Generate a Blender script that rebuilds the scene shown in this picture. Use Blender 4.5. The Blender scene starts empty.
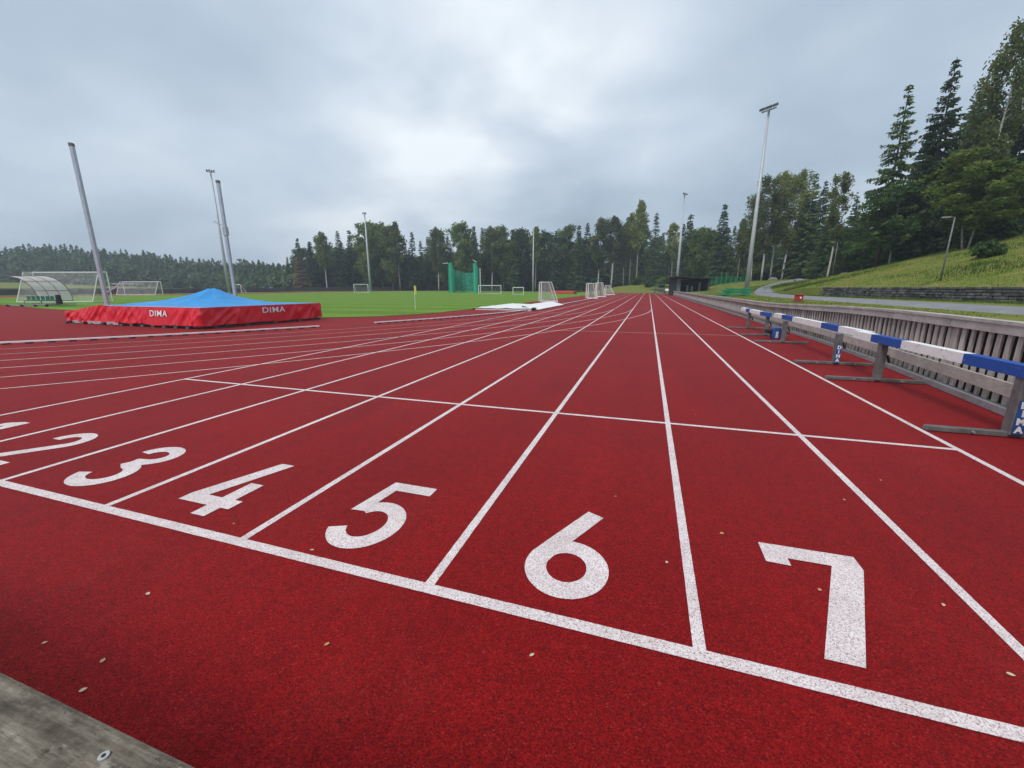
import bpy, bmesh, math, random
from mathutils import Vector, Matrix, noise
rnd = random.Random(7)
sc = bpy.context.scene
C = bpy.context.collection
PI = math.pi

# ------------------------------------------------------------------ camera numbers
YAW, PITCH, ROLL, EYE, FPX = -0.315109746, 0.2303158, -0.00240444, 1.41834, 408.925
FW = Vector((math.sin(YAW), math.cos(YAW), 0)); RT = Vector((math.cos(YAW), -math.sin(YAW), 0))
F3 = Vector((FW.x*math.cos(PITCH), FW.y*math.cos(PITCH), -math.sin(PITCH)))
U3 = RT.cross(F3)
CR = RT*math.cos(ROLL)+U3*math.sin(ROLL); CU = -RT*math.sin(ROLL)+U3*math.cos(ROLL)
def sight(u, v, depth):
    """world point seen at photo pixel (u, v) at a horizontal distance `depth` ahead of the camera"""
    d = F3 + CR*((u-512)/FPX) - CU*((v-384)/FPX)
    t = depth/(d.x*FW.x+d.y*FW.y)
    return Vector((0, 0, EYE)) + d*t
def ss(a, b, x):
    t = max(0.0, min(1.0, (x-a)/(b-a))); return t*t*(3-2*t)

# ------------------------------------------------------------------ terrain height
BX, BR, BY = -7.025-36.8, 36.8, 30.2          # bend centre x, kerb radius, bend centre y
BY2 = BY+84.4
def fence_x(y):
    pts = [(-1, 3.42), (0.2, 3.5), (3, 3.66), (6, 3.98), (9, 4.25), (12.5, 4.46), (24, 4.5), (200, 4.62)]
    for (ya, xa), (yb, xb) in zip(pts, pts[1:]):
        if y <= yb: return xa+(xb-xa)*max(0, (y-ya))/(yb-ya)
    return 4.7
def wall_x(y): return 16.8-(max(-5, min(58, y))-26.5)*0.118
def field_z(x, y):
    return 0.42*ss(-25, -88, x)*1.0 + 0.16*ss(-10, -45, x)*ss(60, 110, y)
def hill_gain(y): return 0.05+0.24*(1-ss(50, 76, y))
def ground_z(x, y):
    z = field_z(x, y)
    # raised grass terrace behind the right fence
    k = (1.0 if x > fence_x(y)+0.19 else 0.0)*(1-ss(80, 92, y)) + ss(3.5, 9.0, x)*ss(80, 92, y)
    t = 0.66 + 1.75*ss(38, 105, y)*ss(7, 21, x)
    w = wall_x(y)
    if x > w:
        t += 0.72*(1-ss(45, 56, y))*ss(-0.02, 0.02, x-w) + hill_gain(y)*min(x-w, 26) + 0.08*max(0, x-w-26)
    z = z*(1-k) + t*k
    # bank closing the far end of the straight
    z = max(z, 2.6*ss(122, 146, y)*ss(-22, -4, x))
    # hills beyond the far bends
    z += 5*ss(120, 300, -x-30) * ss(60, 200, -x) + 3*ss(190, 330, y)
    return z

# ------------------------------------------------------------------ mesh builder
class MB:
    def __init__(s): s.v = []; s.f = []; s.m = []; s.t = []
    def face(s, pts, m=0, t=0.5):
        i = len(s.v); s.v += [tuple(p) for p in pts]; s.f.append(tuple(range(i, i+len(pts)))); s.m.append(m); s.t.append(t)
    def box(s, c, d, rot=None, m=0, bev=0):
        hx, hy, hz = d[0]/2, d[1]/2, d[2]/2
        P = [Vector((x, y, z)) for z in (-hz, hz) for y in (-hy, hy) for x in (-hx, hx)]
        if rot is not None: P = [rot @ p for p in P]
        c = Vector(c); i = len(s.v); s.v += [tuple(p+c) for p in P]
        for q in ((0, 2, 3, 1), (4, 5, 7, 6), (0, 1, 5, 4), (2, 6, 7, 3), (0, 4, 6, 2), (1, 3, 7, 5)):
            s.f.append(tuple(i+k for k in q)); s.m.append(m); s.t.append(0.5)
        return s
    def bar(s, a, b, w, h=None, m=0):
        """square bar from a to b; w sideways, h up"""
        a, b = Vector(a), Vector(b); h = h or w; d = (b-a); L = d.length; d.normalize()
        up = Vector((0, 0, 1)) if abs(d.z) < 0.9 else Vector((0, 1, 0))
        x = d.cross(up).normalized(); z = x.cross(d)
        return s.box((a+b)/2, (w, L, h), Matrix((x, d, z)).transposed(), m)
    def tube(s, path, r, n=8, m=0, cap=True, t=0.5):
        path = [Vector(p) for p in path]; rs = r if isinstance(r, (list, tuple)) else [r]*len(path)
        base = len(s.v)
        for k, p in enumerate(path):
            d = (path[min(k+1, len(path)-1)]-path[max(k-1, 0)]).normalized()
            up = Vector((0, 0, 1)) if abs(d.z) < 0.9 else Vector((0, 1, 0))
            x = d.cross(up).normalized(); y = x.cross(d)
            for j in range(n):
                a = 2*PI*j/n; s.v.append(tuple(p+(x*math.cos(a)+y*math.sin(a))*rs[k]))
        for k in range(len(path)-1):
            for j in range(n):
                a = base+k*n+j; b = base+k*n+(j+1) % n
                s.f.append((a, b, b+n, a+n)); s.m.append(m); s.t.append(t)
        if cap:
            s.f.append(tuple(base+j for j in reversed(range(n)))); s.m.append(m); s.t.append(t)
            e = base+(len(path)-1)*n; s.f.append(tuple(e+j for j in range(n))); s.m.append(m); s.t.append(t)
        return s
    def prism(s, poly, z0, z1, m=0):
        n = len(poly); i = len(s.v)
        s.v += [(x, y, z0) for x, y in poly]+[(x, y, z1) for x, y in poly]
        s.f.append(tuple(i+k for k in reversed(range(n)))); s.f.append(tuple(i+n+k for k in range(n)))
        for k in range(n): s.f.append((i+k, i+(k+1) % n, i+n+(k+1) % n, i+n+k))
        s.m += [m]*(n+2); s.t += [0.5]*(n+2); return s
    def grid(s, fn, nu, nv, m=0, flip=False):
        i = len(s.v)
        for a in range(nu+1):
            for b in range(nv+1): s.v.append(tuple(fn(a/nu, b/nv)))
        for a in range(nu):
            for b in range(nv):
                q = [i+a*(nv+1)+b, i+(a+1)*(nv+1)+b, i+(a+1)*(nv+1)+b+1, i+a*(nv+1)+b+1]
                s.f.append(tuple(reversed(q)) if flip else tuple(q)); s.m.append(m); s.t.append(0.5)
        return s
    def mesh(s, name, mats, smooth=False):
        me = bpy.data.meshes.new(name); me.from_pydata(s.v, [], s.f); me.update()
        for m in (mats if isinstance(mats, (list, tuple)) else [mats]): me.materials.append(m)
        me.polygons.foreach_set('material_index', s.m)
        if smooth: me.polygons.foreach_set('use_smooth', [True]*len(s.f))
        at = me.attributes.new('tone', 'FLOAT', 'FACE'); at.data.foreach_set('value', s.t)
        return me
    def build(s, name, mats, parent=None, smooth=False, bevel=0):
        o = bpy.data.objects.new(name, s.mesh(name, mats, smooth)); C.objects.link(o)
        if parent: o.parent = parent
        if bevel:
            b = o.modifiers.new('edge', 'BEVEL'); b.width = bevel; b.segments = 2; b.limit_method = 'ANGLE'
        return o
def tag(o, label=None, cat=None, group=None, kind=None):
    for k, v in (('label', label), ('category', cat), ('group', group), ('kind', kind)):
        if v: o[k] = v
    return o
def empty(name, loc, rz=0, label=None, cat=None, group=None):
    o = bpy.data.objects.new(name, None); C.objects.link(o); o.location = loc; o.rotation_euler = (0, 0, rz); o.empty_display_size = 0.3
    return tag(o, label, cat, group)
def copy_thing(o, loc, rz=None, label=None, scale=None):
    def rec(a, par):
        c = a.copy(); C.objects.link(c)
        if par: c.parent = par
        for ch in list(a.children): rec(ch, c)
        return c
    c = rec(o, None); c.location = loc
    if rz is not None: c.rotation_euler = (0, 0, rz)
    if label: c['label'] = label
    if scale: c.scale = scale
    return c

# ------------------------------------------------------------------ materials
class NT:
    def __init__(s, name):
        s.m = bpy.data.materials.new(name); s.m.use_nodes = True; s.t = s.m.node_tree
        s.b = s.t.nodes['Principled BSDF']; s.out = s.t.nodes['Material Output']; s.co = None
    def n(s, typ, **kw):
        nd = s.t.nodes.new(typ)
        for k, v in kw.items():
            if k.startswith('i_'): nd.inputs[k[2:].replace('_', ' ')].default_value = v
            else: setattr(nd, k, v)
        return nd
    def l(s, a, b): s.t.links.new(a, b)
    def coord(s, kind='Object'):
        if not s.co: s.co = s.n('ShaderNodeTexCoord')
        return s.co.outputs[kind]
    def noise(s, scale, detail=4, rough=0.6, vec=None, stretch=None):
        nd = s.n('ShaderNodeTexNoise'); nd.inputs['Scale'].default_value = scale; nd.inputs['Detail'].default_value = detail; nd.inputs['Roughness'].default_value = rough
        v = vec or s.coord()
        if stretch:
            mp = s.n('ShaderNodeMapping'); mp.inputs['Scale'].default_value = stretch; s.l(v, mp.inputs['Vector']); v = mp.outputs[0]
        s.l(v, nd.inputs['Vector']); return nd.outputs['Fac']
    def ramp(s, fac, stops):
        r = s.n('ShaderNodeValToRGB'); e = r.color_ramp.elements
        while len(e) < len(stops): e.new(0.5)
        for el, (p, c) in zip(e, stops): el.position = p; el.color = (*c, 1) if len(c) == 3 else c
        s.l(fac, r.inputs[0]); return r.outputs[0]
    def mix(s, fac, a, b, mode='MIX'):
        x = s.n('ShaderNodeMix', data_type='RGBA', blend_type=mode)
        for sock, v in ((x.inputs[0], fac), (x.inputs[6], a), (x.inputs[7], b)):
            if isinstance(v, (int, float)): sock.default_value = v
            elif isinstance(v, tuple): sock.default_value = (*v, 1)
            else: s.l(v, sock)
        return x.outputs[2]
    def bump(s, h, strength=0.3, dist=0.01):
        b = s.n('ShaderNodeBump'); b.inputs['Strength'].default_value = strength; b.inputs['Distance'].default_value = dist
        s.l(h, b.inputs['Height']); s.l(b.outputs[0], s.b.inputs['Normal'])
    def done(s, col, rough=0.7, metal=0.0, spec=0.5):
        if isinstance(col, tuple): s.b.inputs['Base Color'].default_value = (*col, 1)
        else: s.l(col, s.b.inputs['Base Color'])
        if isinstance(rough, (int, float)): s.b.inputs['Roughness'].default_value = rough
        else: s.l(rough, s.b.inputs['Roughness'])
        s.b.inputs['Metallic'].default_value = metal; s.b.inputs['Specular IOR Level'].default_value = spec
        return s.m
def simple(name, col, rough=0.6, var=0.25, scale=6, metal=0, bump=0.0, spec=0.5, stretch=None):
    """painted / plain surface with blotchy wear"""
    t = NT(name); f = t.noise(scale, 6, 0.65, stretch=stretch)
    lo = tuple(max(0, c*(1-var)) for c in col); hi = tuple(min(1, c*(1+var)) for c in col)
    if bump: t.bump(t.noise(scale*6, 3), bump, 0.004)
    return t.done(t.ramp(f, [(0.3, lo), (0.7, hi)]), rough, metal, spec)

def m_track():
    t = NT('track_rubber')
    vo = t.n('ShaderNodeTexVoronoi'); vo.inputs['Scale'].default_value = 210; t.l(t.coord(), vo.inputs['Vector'])
    sep = t.n('ShaderNodeSeparateColor'); t.l(vo.outputs['Color'], sep.inputs[0])
    grain = t.ramp(sep.outputs[0], [(0.0, (0.09, 0.001, 0.0015)), (0.55, (0.235, 0.0022, 0.0034)), (0.96, (0.3, 0.006, 0.007)), (1.0, (0.34, 0.03, 0.028))])
    mid = t.ramp(t.noise(14, 5, 0.7), [(0.3, (0.82, 0.8, 0.8)), (0.7, (1.12, 1.1, 1.1))])
    big = t.ramp(t.noise(0.55, 6, 0.7), [(0.3, (0.84, 0.88, 0.88)), (0.7, (1.12, 1.1, 1.1))])
    lng = t.ramp(t.noise(1.0, 4, 0.6, stretch=(2.2, 0.12, 1)), [(0.35, (0.9, 0.93, 0.93)), (0.7, (1.07, 1.05, 1.05))])
    c = t.mix(1.0, grain, mid, 'MULTIPLY'); c = t.mix(1.0, c, big, 'MULTIPLY'); c = t.mix(1.0, c, lng, 'MULTIPLY')
    t.bump(vo.outputs['Distance'], 0.55, 0.004)
    st = t.ramp(t.noise(1.7, 7, 0.78), [(0.6, (1, 1, 1)), (0.72, (0.78, 0.8, 0.8))]); c = t.mix(1.0, c, st, 'MULTIPLY')
    du = t.ramp(t.noise(0.8, 8, 0.75, stretch=(1, 0.5, 1)), [(0.56, (0, 0, 0)), (0.8, (0.06, 0.06, 0.06))]); c = t.mix(du, c, (0.34, 0.17, 0.15))
    t.b.inputs['Sheen Weight'].default_value = 0.15; t.b.inputs['Sheen Roughness'].default_value = 0.45; t.b.inputs['Sheen Tint'].default_value = (1.0, 0.34, 0.34, 1)
    return t.done(c, 0.75, 0, 0.13)
def m_line():
    t = NT('line_paint')
    vo = t.n('ShaderNodeTexVoronoi'); vo.inputs['Scale'].default_value = 250; t.l(t.coord(), vo.inputs['Vector'])
    sep = t.n('ShaderNodeSeparateColor'); t.l(vo.outputs['Color'], sep.inputs[0])
    g = t.ramp(sep.outputs[0], [(0.0, (0.3, 0.1, 0.1)), (0.08, (0.45, 0.33, 0.32)), (0.25, (0.6, 0.53, 0.52)), (0.7, (0.76, 0.7, 0.69)), (1, (0.82, 0.79, 0.78))])
    w = t.ramp(t.noise(3.5, 6, 0.7), [(0.35, (0.84, 0.8, 0.79)), (0.65, (1.02, 1.0, 1.0))])
    t.bump(vo.outputs['Distance'], 0.2, 0.002)
    return t.done(t.mix(1.0, g, w, 'MULTIPLY'), 0.75, 0, 0.3)
def m_grass(name, a, b, dry, dryness, scale=1.0, mow=False):
    t = NT(name)
    f = t.noise(0.35*scale, 8, 0.72); g = t.noise(9*scale, 4, 0.7)
    c = t.ramp(f, [(0.3, a), (0.68, b)])
    c = t.mix(t.ramp(t.noise(0.9*scale, 7, 0.75), [(0.52-dryness*0.25, (0, 0, 0)), (0.78-dryness*0.2, (1, 1, 1))]), c, dry)
    c = t.mix(1.0, c, t.ramp(g, [(0.25, (0.6, 0.62, 0.6)), (0.75, (1.3, 1.28, 1.3))]), 'MULTIPLY')
    if mow:
        w = t.n('ShaderNodeTexWave', wave_type='BANDS', bands_direction='Y'); w.inputs['Scale'].default_value = 0.06; w.inputs['Distortion'].default_value = 0.4
        t.l(t.coord(), w.inputs['Vector'])
        c = t.mix(1.0, c, t.ramp(w.outputs['Fac'], [(0.35, (0.86, 0.88, 0.86)), (0.65, (1.1, 1.08, 1.08))]), 'MULTIPLY')
    t.bump(t.noise(22*scale, 3), 0.8, 0.06)
    return t.done(c, 0.9, 0, 0.15)
def m_wood(name, dark, light, along='x', sc_=1.0, moss=0.0):
    t = NT(name)
    st = {'x': (0.8, 14, 14), 'y': (14, 0.8, 14), 'z': (14, 14, 0.8)}[along]
    st = tuple(k*sc_ for k in st)
    g = t.noise(3.0, 8, 0.7, stretch=st); b = t.noise(2.2, 5, 0.7)
    c = t.ramp(g, [(0.28, dark), (0.5, tuple((p+q)/2 for p, q in zip(dark, light))), (0.74, light)])
    c = t.mix(1.0, c, t.ramp(b, [(0.3, (0.68, 0.68, 0.7)), (0.72, (1.15, 1.14, 1.12))]), 'MULTIPLY')
    if moss:
        c = t.mix(t.ramp(t.noise(16, 6, 0.8), [(0.62, (0, 0, 0)), (0.72, (moss, moss, moss))]), c, (0.32, 0.31, 0.25))
        c = t.mix(t.ramp(t.noise(9, 5, 0.8, stretch=(1, 1.7, 1)), [(0.6, (0, 0, 0)), (0.75, (moss, moss, moss))]), c, (0.05, 0.048, 0.04))
    t.bump(g, 0.35, 0.004)
    return t.done(c, 0.85, 0, 0.25)
def m_leaf(name, cols, rnd_amt=0.35, trans=0.25):
    t = NT(name)
    at = t.n('ShaderNodeAttribute', attribute_name='tone'); oi = t.n('ShaderNodeObjectInfo')
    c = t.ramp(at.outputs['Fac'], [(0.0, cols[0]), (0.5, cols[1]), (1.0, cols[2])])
    c = t.mix(1.0, c, t.ramp(oi.outputs['Random'], [(0, (1-rnd_amt, 1-rnd_amt, 1-rnd_amt*0.8)), (0.5, (1, 1, 1)), (1, (1+rnd_amt, 1+rnd_amt*0.8, 1))]), 'MULTIPLY')
    m = t.done(c, 0.75, 0, 0.2)
    tr = t.n('ShaderNodeBsdfTranslucent'); t.l(c, tr.inputs['Color'])
    mx = t.n('ShaderNodeMixShader'); mx.inputs[0].default_value = trans
    t.l(t.b.outputs[0], mx.inputs[1]); t.l(tr.outputs[0], mx.inputs[2]); t.l(mx.outputs[0], t.out.inputs['Surface'])
    return m
def m_net(name, col, cover, cell=0.12):
    """fine netting: coloured strands over clear gaps"""
    t = NT(name); m = t.done(col, 0.7)
    tr = t.n('ShaderNodeBsdfTransparent'); mx = t.n('ShaderNodeMixShader')
    f = t.noise(1.0/cell, 2, 0.6)
    r = t.ramp(f, [(0.2, (max(0, cover-0.12),)*3), (0.8, (min(1, cover+0.12),)*3)])
    t.l(r, mx.inputs[0]); t.l(tr.outputs[0], mx.inputs[1]); t.l(t.b.outputs[0], mx.inputs[2]); t.l(mx.outputs[0], t.out.inputs['Surface'])
    return m
def m_bark_birch():
    t = NT('birch_bark')
    f = t.noise(2.5, 5, 0.7, stretch=(1, 1, 6)); z = t.noise(0.5, 3)
    c = t.ramp(f, [(0.36, (0.05, 0.045, 0.04)), (0.44, (0.46, 0.44, 0.41)), (0.8, (0.66, 0.64, 0.6))])
    return t.done(c, 0.8)
def m_stone():
    t = NT('stacked_stone')
    mp = t.n('ShaderNodeMapping'); mp.inputs['Scale'].default_value = (1, 1, 1); t.l(t.coord('Object'), mp.inputs[0])
    b = t.n('ShaderNodeTexVoronoi'); b.inputs['Scale'].default_value = 4; t.l(mp.outputs[0], b.inputs['Vector'])
    sep = t.n('ShaderNodeSeparateColor'); t.l(b.outputs['Color'], sep.inputs[0])
    c = t.ramp(sep.outputs[1], [(0, (0.04, 0.037, 0.039)), (0.5, (0.085, 0.08, 0.082)), (1, (0.18, 0.17, 0.168))])
    c = t.mix(1.0, c, t.ramp(t.noise(9, 6, 0.7), [(0.3, (0.7, 0.7, 0.7)), (0.7, (1.2, 1.2, 1.2))]), 'MULTIPLY')
    t.bump(t.noise(20, 5), 0.5, 0.02); return t.done(c, 0.9)
def m_plank():
    t = NT('mossy_plank')
    g = t.noise(1.0, 12, 0.78, stretch=(9, 85, 40)); b = t.noise(14, 6, 0.75, stretch=(1, 2.2, 1)); f = t.noise(95, 4, 0.7)
    c = t.ramp(g, [(0.36, (0.085, 0.072, 0.056)), (0.5, (0.16, 0.138, 0.108)), (0.66, (0.28, 0.25, 0.205))])
    c = t.mix(1.0, c, t.ramp(b, [(0.36, (0.6, 0.59, 0.58)), (0.62, (1.12, 1.1, 1.06))]), 'MULTIPLY')
    c = t.mix(t.ramp(t.noise(40, 4, 0.6, stretch=(1, 1.8, 1)), [(0.62, (0, 0, 0)), (0.69, (0.6, 0.6, 0.6))]), c, (0.36, 0.33, 0.27))
    c = t.mix(t.ramp(t.noise(21, 6, 0.75, vec=t.coord('Generated')), [(0.62, (0, 0, 0)), (0.7, (0.6, 0.6, 0.6))]), c, (0.2, 0.17, 0.06))
    c = t.mix(t.ramp(t.noise(26, 6, 0.8, stretch=(0.7, 2.2, 1)), [(0.34, (0.9, 0.9, 0.9)), (0.42, (0, 0, 0))]), c, (0.035, 0.03, 0.024))
    c = t.mix(1.0, c, t.ramp(f, [(0.3, (0.75, 0.75, 0.75)), (0.7, (1.15, 1.15, 1.15))]), 'MULTIPLY')
    t.bump(g, 0.5, 0.003); return t.done(c, 0.9, 0, 0.2)
M = {}
M['track'] = m_track(); M['line'] = m_line()
M['pitch'] = m_grass('pitch_grass', (0.085, 0.215, 0.012), (0.135, 0.285, 0.02), (0.17, 0.235, 0.05), 0.55, 1.0, True)
M['terrain'] = m_grass('meadow_grass', (0.075, 0.145, 0.014), (0.14, 0.2, 0.024), (0.23, 0.205, 0.055), 0.65)
M['tuft'] = m_leaf('grass_blade', [(0.05, 0.1, 0.012), (0.125, 0.18, 0.022), (0.25, 0.225, 0.05)], 0.0, 0.3)
M['asphalt'] = simple('path_asphalt', (0.21, 0.21, 0.22), 0.85, 0.18, 1.2, 0, 0.3, 0.3)
M['fence'] = m_wood('weathered_picket', (0.35, 0.315, 0.285), (0.64, 0.59, 0.54), 'z')
M['rail'] = m_wood('weathered_rail', (0.34, 0.305, 0.28), (0.6, 0.55, 0.51), 'y', 2.0)
M['plank'] = m_plank()
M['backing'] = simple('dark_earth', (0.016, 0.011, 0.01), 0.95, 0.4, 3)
M['steel'] = simple('galvanised_steel', (0.33, 0.34, 0.35), 0.5, 0.22, 7, 0.35)
M['foot'] = simple('dull_steel', (0.16, 0.158, 0.155), 0.55, 0.35, 9, 0.3)
M['mast'] = simple('mast_steel', (0.4, 0.43, 0.45), 0.5, 0.12, 1.5, 0.2)
M['alu'] = simple('aluminium', (0.5, 0.54, 0.6), 0.42, 0.12, 3, 0.5)
M['lamp'] = simple('lamp_housing', (0.1, 0.105, 0.12), 0.5, 0.2, 5)
M['glass'] = simple('lamp_glass', (0.35, 0.38, 0.42), 0.15, 0.1, 2)
def m_beam(name, col, wear):
    t = NT(name)
    c = t.ramp(t.noise(5, 6, 0.7), [(0.3, tuple(k*0.86 for k in col)), (0.7, col)])
    sp = t.ramp(t.noise(28, 4, 0.75, stretch=(1, 0.35, 1)), [(0.6, (0, 0, 0)), (0.66, (wear, wear, wear))])
    c = t.mix(sp, c, (0.3, 0.25, 0.21))
    t.bump(t.noise(40, 3), 0.15, 0.002); return t.done(c, 0.55)
M['bwhite'] = m_beam('beam_white_paint', (0.86, 0.85, 0.83), 0.8); M['bblue'] = m_beam('beam_blue_paint', (0.004, 0.075, 0.36), 0.35)
M['pad'] = simple('blue_pad', (0.02, 0.075, 0.26), 0.5, 0.2, 8); M['white'] = simple('white_paint', (0.74, 0.74, 0.72), 0.5, 0.1, 4)
M['letter'] = simple('white_letter', (0.78, 0.78, 0.8), 0.5, 0.05, 4)
M['black'] = simple('black_rubber', (0.015, 0.015, 0.016), 0.6, 0.3, 6)
M['red_cloth'] = simple('red_tarpaulin', (0.68, 0.014, 0.03), 0.45, 0.14, 1.6, 0, 0.12)
M['blue_cloth'] = simple('blue_tarpaulin', (0.018, 0.25, 0.58), 0.5, 0.14, 1.3, 0, 0.1)
M['edge_cloth'] = simple('pale_blue_band', (0.3, 0.46, 0.7), 0.45, 0.1, 1.5)
M['pallet'] = simple('grey_pallet', (0.09, 0.09, 0.095), 0.8, 0.3, 4); M['palelight'] = simple('pale_pallet', (0.4, 0.38, 0.38), 0.7, 0.2, 4)
M['kerb'] = simple('kerb_aluminium', (0.88, 0.88, 0.87), 0.5, 0.12, 5)
M['green'] = simple('green_plastic', (0.01, 0.13, 0.075), 0.45, 0.2, 4); M['lgreen'] = simple('bright_green_plastic', (0.01, 0.27, 0.13), 0.45, 0.2, 3)
M['gnet'] = m_net('green_netting', (0.03, 0.4, 0.28), 0.55, 0.5); M['gnet2'] = m_net('dense_green_netting', (0.03, 0.48, 0.33), 0.82, 0.5)
M['gnet3'] = m_net('dark_green_mesh', (0.006, 0.16, 0.06), 0.5, 0.4)
M['wnet'] = m_net('white_netting', (0.6, 0.6, 0.58), 0.16, 0.4)
def m_canopy():
    t = NT('canopy_sheet'); m = t.done((0.8, 0.77, 0.75), 0.4); tl = t.n('ShaderNodeBsdfTranslucent'); tl.inputs['Color'].default_value = (0.9, 0.87, 0.84, 1)
    tp_ = t.n('ShaderNodeBsdfTransparent'); a = t.n('ShaderNodeMixShader'); a.inputs[0].default_value = 0.6; b = t.n('ShaderNodeMixShader'); b.inputs[0].default_value = 0.2
    t.l(t.b.outputs[0], a.inputs[1]); t.l(tl.outputs[0], a.inputs[2]); t.l(a.outputs[0], b.inputs[1]); t.l(tp_.outputs[0], b.inputs[2]); t.l(b.outputs[0], t.out.inputs['Surface']); return m
M['canopy'] = m_canopy()
M['brown'] = simple('brown_steel', (0.17, 0.1, 0.09), 0.6, 0.2, 4)
M['shed'] = m_wood('dark_boards', (0.018, 0.02, 0.022), (0.05, 0.055, 0.06), 'z', 0.5)
M['shedpale'] = m_wood('grey_boards', (0.1, 0.11, 0.12), (0.2, 0.21, 0.22), 'z', 0.5); M['roof'] = simple('roof_felt', (0.03, 0.032, 0.036), 0.8, 0.25, 2)
M['yellow'] = simple('yellow_flag_cloth', (0.72, 0.75, 0.05), 0.6, 0.1, 4)
M['redp'] = simple('red_paint', (0.4, 0.03, 0.02), 0.5, 0.2, 5); M['orange'] = simple('orange_mat', (0.5, 0.06, 0.04), 0.6, 0.15, 2)
M['farfence'] = simple('far_board', (0.085, 0.085, 0.095), 0.85, 0.3, 0.6)
M['stone'] = m_stone(); M['rock'] = simple('boulder_rock', (0.2, 0.2, 0.2), 0.9, 0.3, 2, 0, 0.5)
M['bark'] = simple('spruce_bark', (0.07, 0.055, 0.048), 0.9, 0.35, 3, 0, 0.5, 0.2, (1, 1, 0.3)); M['pbark'] = simple('grey_bark', (0.2, 0.185, 0.17), 0.9, 0.3, 3, 0, 0.4, 0.2, (1, 1, 0.4))
M['birch'] = m_bark_birch()
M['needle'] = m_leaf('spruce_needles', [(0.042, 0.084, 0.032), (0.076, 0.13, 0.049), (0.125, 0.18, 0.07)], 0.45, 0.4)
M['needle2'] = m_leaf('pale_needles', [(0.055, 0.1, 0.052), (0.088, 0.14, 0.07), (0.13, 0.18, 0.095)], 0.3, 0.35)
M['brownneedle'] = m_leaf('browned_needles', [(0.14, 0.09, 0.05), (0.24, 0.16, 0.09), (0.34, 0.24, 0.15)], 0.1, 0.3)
M['bleaf'] = m_leaf('birch_leaves', [(0.11, 0.155, 0.048), (0.185, 0.235, 0.072), (0.28, 0.3, 0.1)], 0.4, 0.5)
M['dleaf'] = m_leaf('dark_leaves', [(0.07, 0.12, 0.038), (0.12, 0.185, 0.056), (0.19, 0.24, 0.078)], 0.45, 0.5)
M['yleaf'] = m_leaf('yellowing_leaves', [(0.07, 0.125, 0.024), (0.125, 0.19, 0.036), (0.22, 0.25, 0.06)], 0.1, 0.45)
M['gleaf'] = m_leaf('fresh_leaves', [(0.045, 0.095, 0.028), (0.08, 0.15, 0.042), (0.13, 0.2, 0.065)], 0.2, 0.45)
M['fallen'] = simple('dry_leaf', (0.5, 0.3, 0.13), 0.6, 0.35, 60); M['fallen_pale'] = simple('pale_leaf', (0.62, 0.47, 0.32), 0.6, 0.3, 60)
M['screw'] = simple('screw_zinc', (0.55, 0.54, 0.5), 0.35, 0.2, 60, 0.7)

# ------------------------------------------------------------------ ground, track, pitch
def sheet(xs, ys, zf, keep=None):
    mb = MB(); idx = {}
    for i, x in enumerate(xs):
        for j, y in enumerate(ys): mb.v.append((x, y, zf(x, y)))
    n = len(ys)
    for i in range(len(xs)-1):
        for j in range(n-1):
            cx, cy = (xs[i]+xs[i+1])/2, (ys[j]+ys[j+1])/2
            if keep and not keep(cx, cy): continue
            mb.f.append((i*n+j, (i+1)*n+j, (i+1)*n+j+1, i*n+j+1)); mb.m.append(0); mb.t.append(0.5)
    return mb
def steps(a, b, d):
    n = max(1, int(round((b-a)/d))); return [a+(b-a)*i/n for i in range(n+1)]
# red surface: one rectangle with a far half-round end
def in_track(x, y):
    if x > 4.9: return False
    if y < BY2: return x > -90
    if x > BX: return math.hypot((x-BX)/1.0, y-BY2) < BR+9.2 if x < -5 else (y < 121)
    return math.hypot(x-BX, y-BY2) < BR+9.2
def low_z(x, y):
    return ground_z(x, y)-(0.07 if (x < 4.3 and y < 165) else 0.0)
gx = [('a', x) for x in steps(-450, -100, 35)+steps(-100, -4, 6)[1:]+[0, 2.0, 3.0]]+[('f', 0.17)]+[('m', t) for t in steps(0, 1, 1/16)]+[('w', d) for d in (0.03, 0.4, 1, 2, 3, 4.5, 6, 8, 10, 12.5, 15, 18, 22, 26, 30, 36, 44, 60, 90, 140, 200)]
gy = steps(-80, -4, 8)+steps(-4, 70, 1.5)[1:]+steps(70, 200, 3.5)[1:]+steps(200, 480, 35)[1:]
def gpt(c, y):
    k, t = c
    if k == 'a': return t
    if k == 'f': return fence_x(y)+t
    if k == 'm': return fence_x(y)+0.21+(wall_x(y)-0.06-fence_x(y)-0.21)*t
    return wall_x(y)+t
gm = MB(); ny = len(gy)
for c in gx:
    for y in gy:
        x = gpt(c, y); low = x < fence_x(y)+0.19
        gm.v.append((x, y, ground_z(x, y)-(0.07 if low and y < 172 else 0.0)))
for i in range(len(gx)-1):
    for j in range(ny-1): gm.f.append((i*ny+j, (i+1)*ny+j, (i+1)*ny+j+1, i*ny+j+1)); gm.m.append(0); gm.t.append(0.5)
g = gm.build('ground', M['terrain'], None, False)
tag(g, 'rough yellow green grass ground rising to a bank right of the fence', None, None, 'structure')
txs = steps(-90, -20, 2.5)+steps(-20, 4.4, 1.22)[1:]; tys = steps(-0.4, 30, 1.5)+steps(30, 162, 2.75)[1:]
def track_z(x, y): return field_z(x, y)
tr = sheet(txs, tys, track_z, lambda x, y: in_track(x, y)).build('running_track', M['track'], None, True)
tag(tr, 'granular red rubber running track with the straight and its bend', None, None, 'structure')
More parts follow.
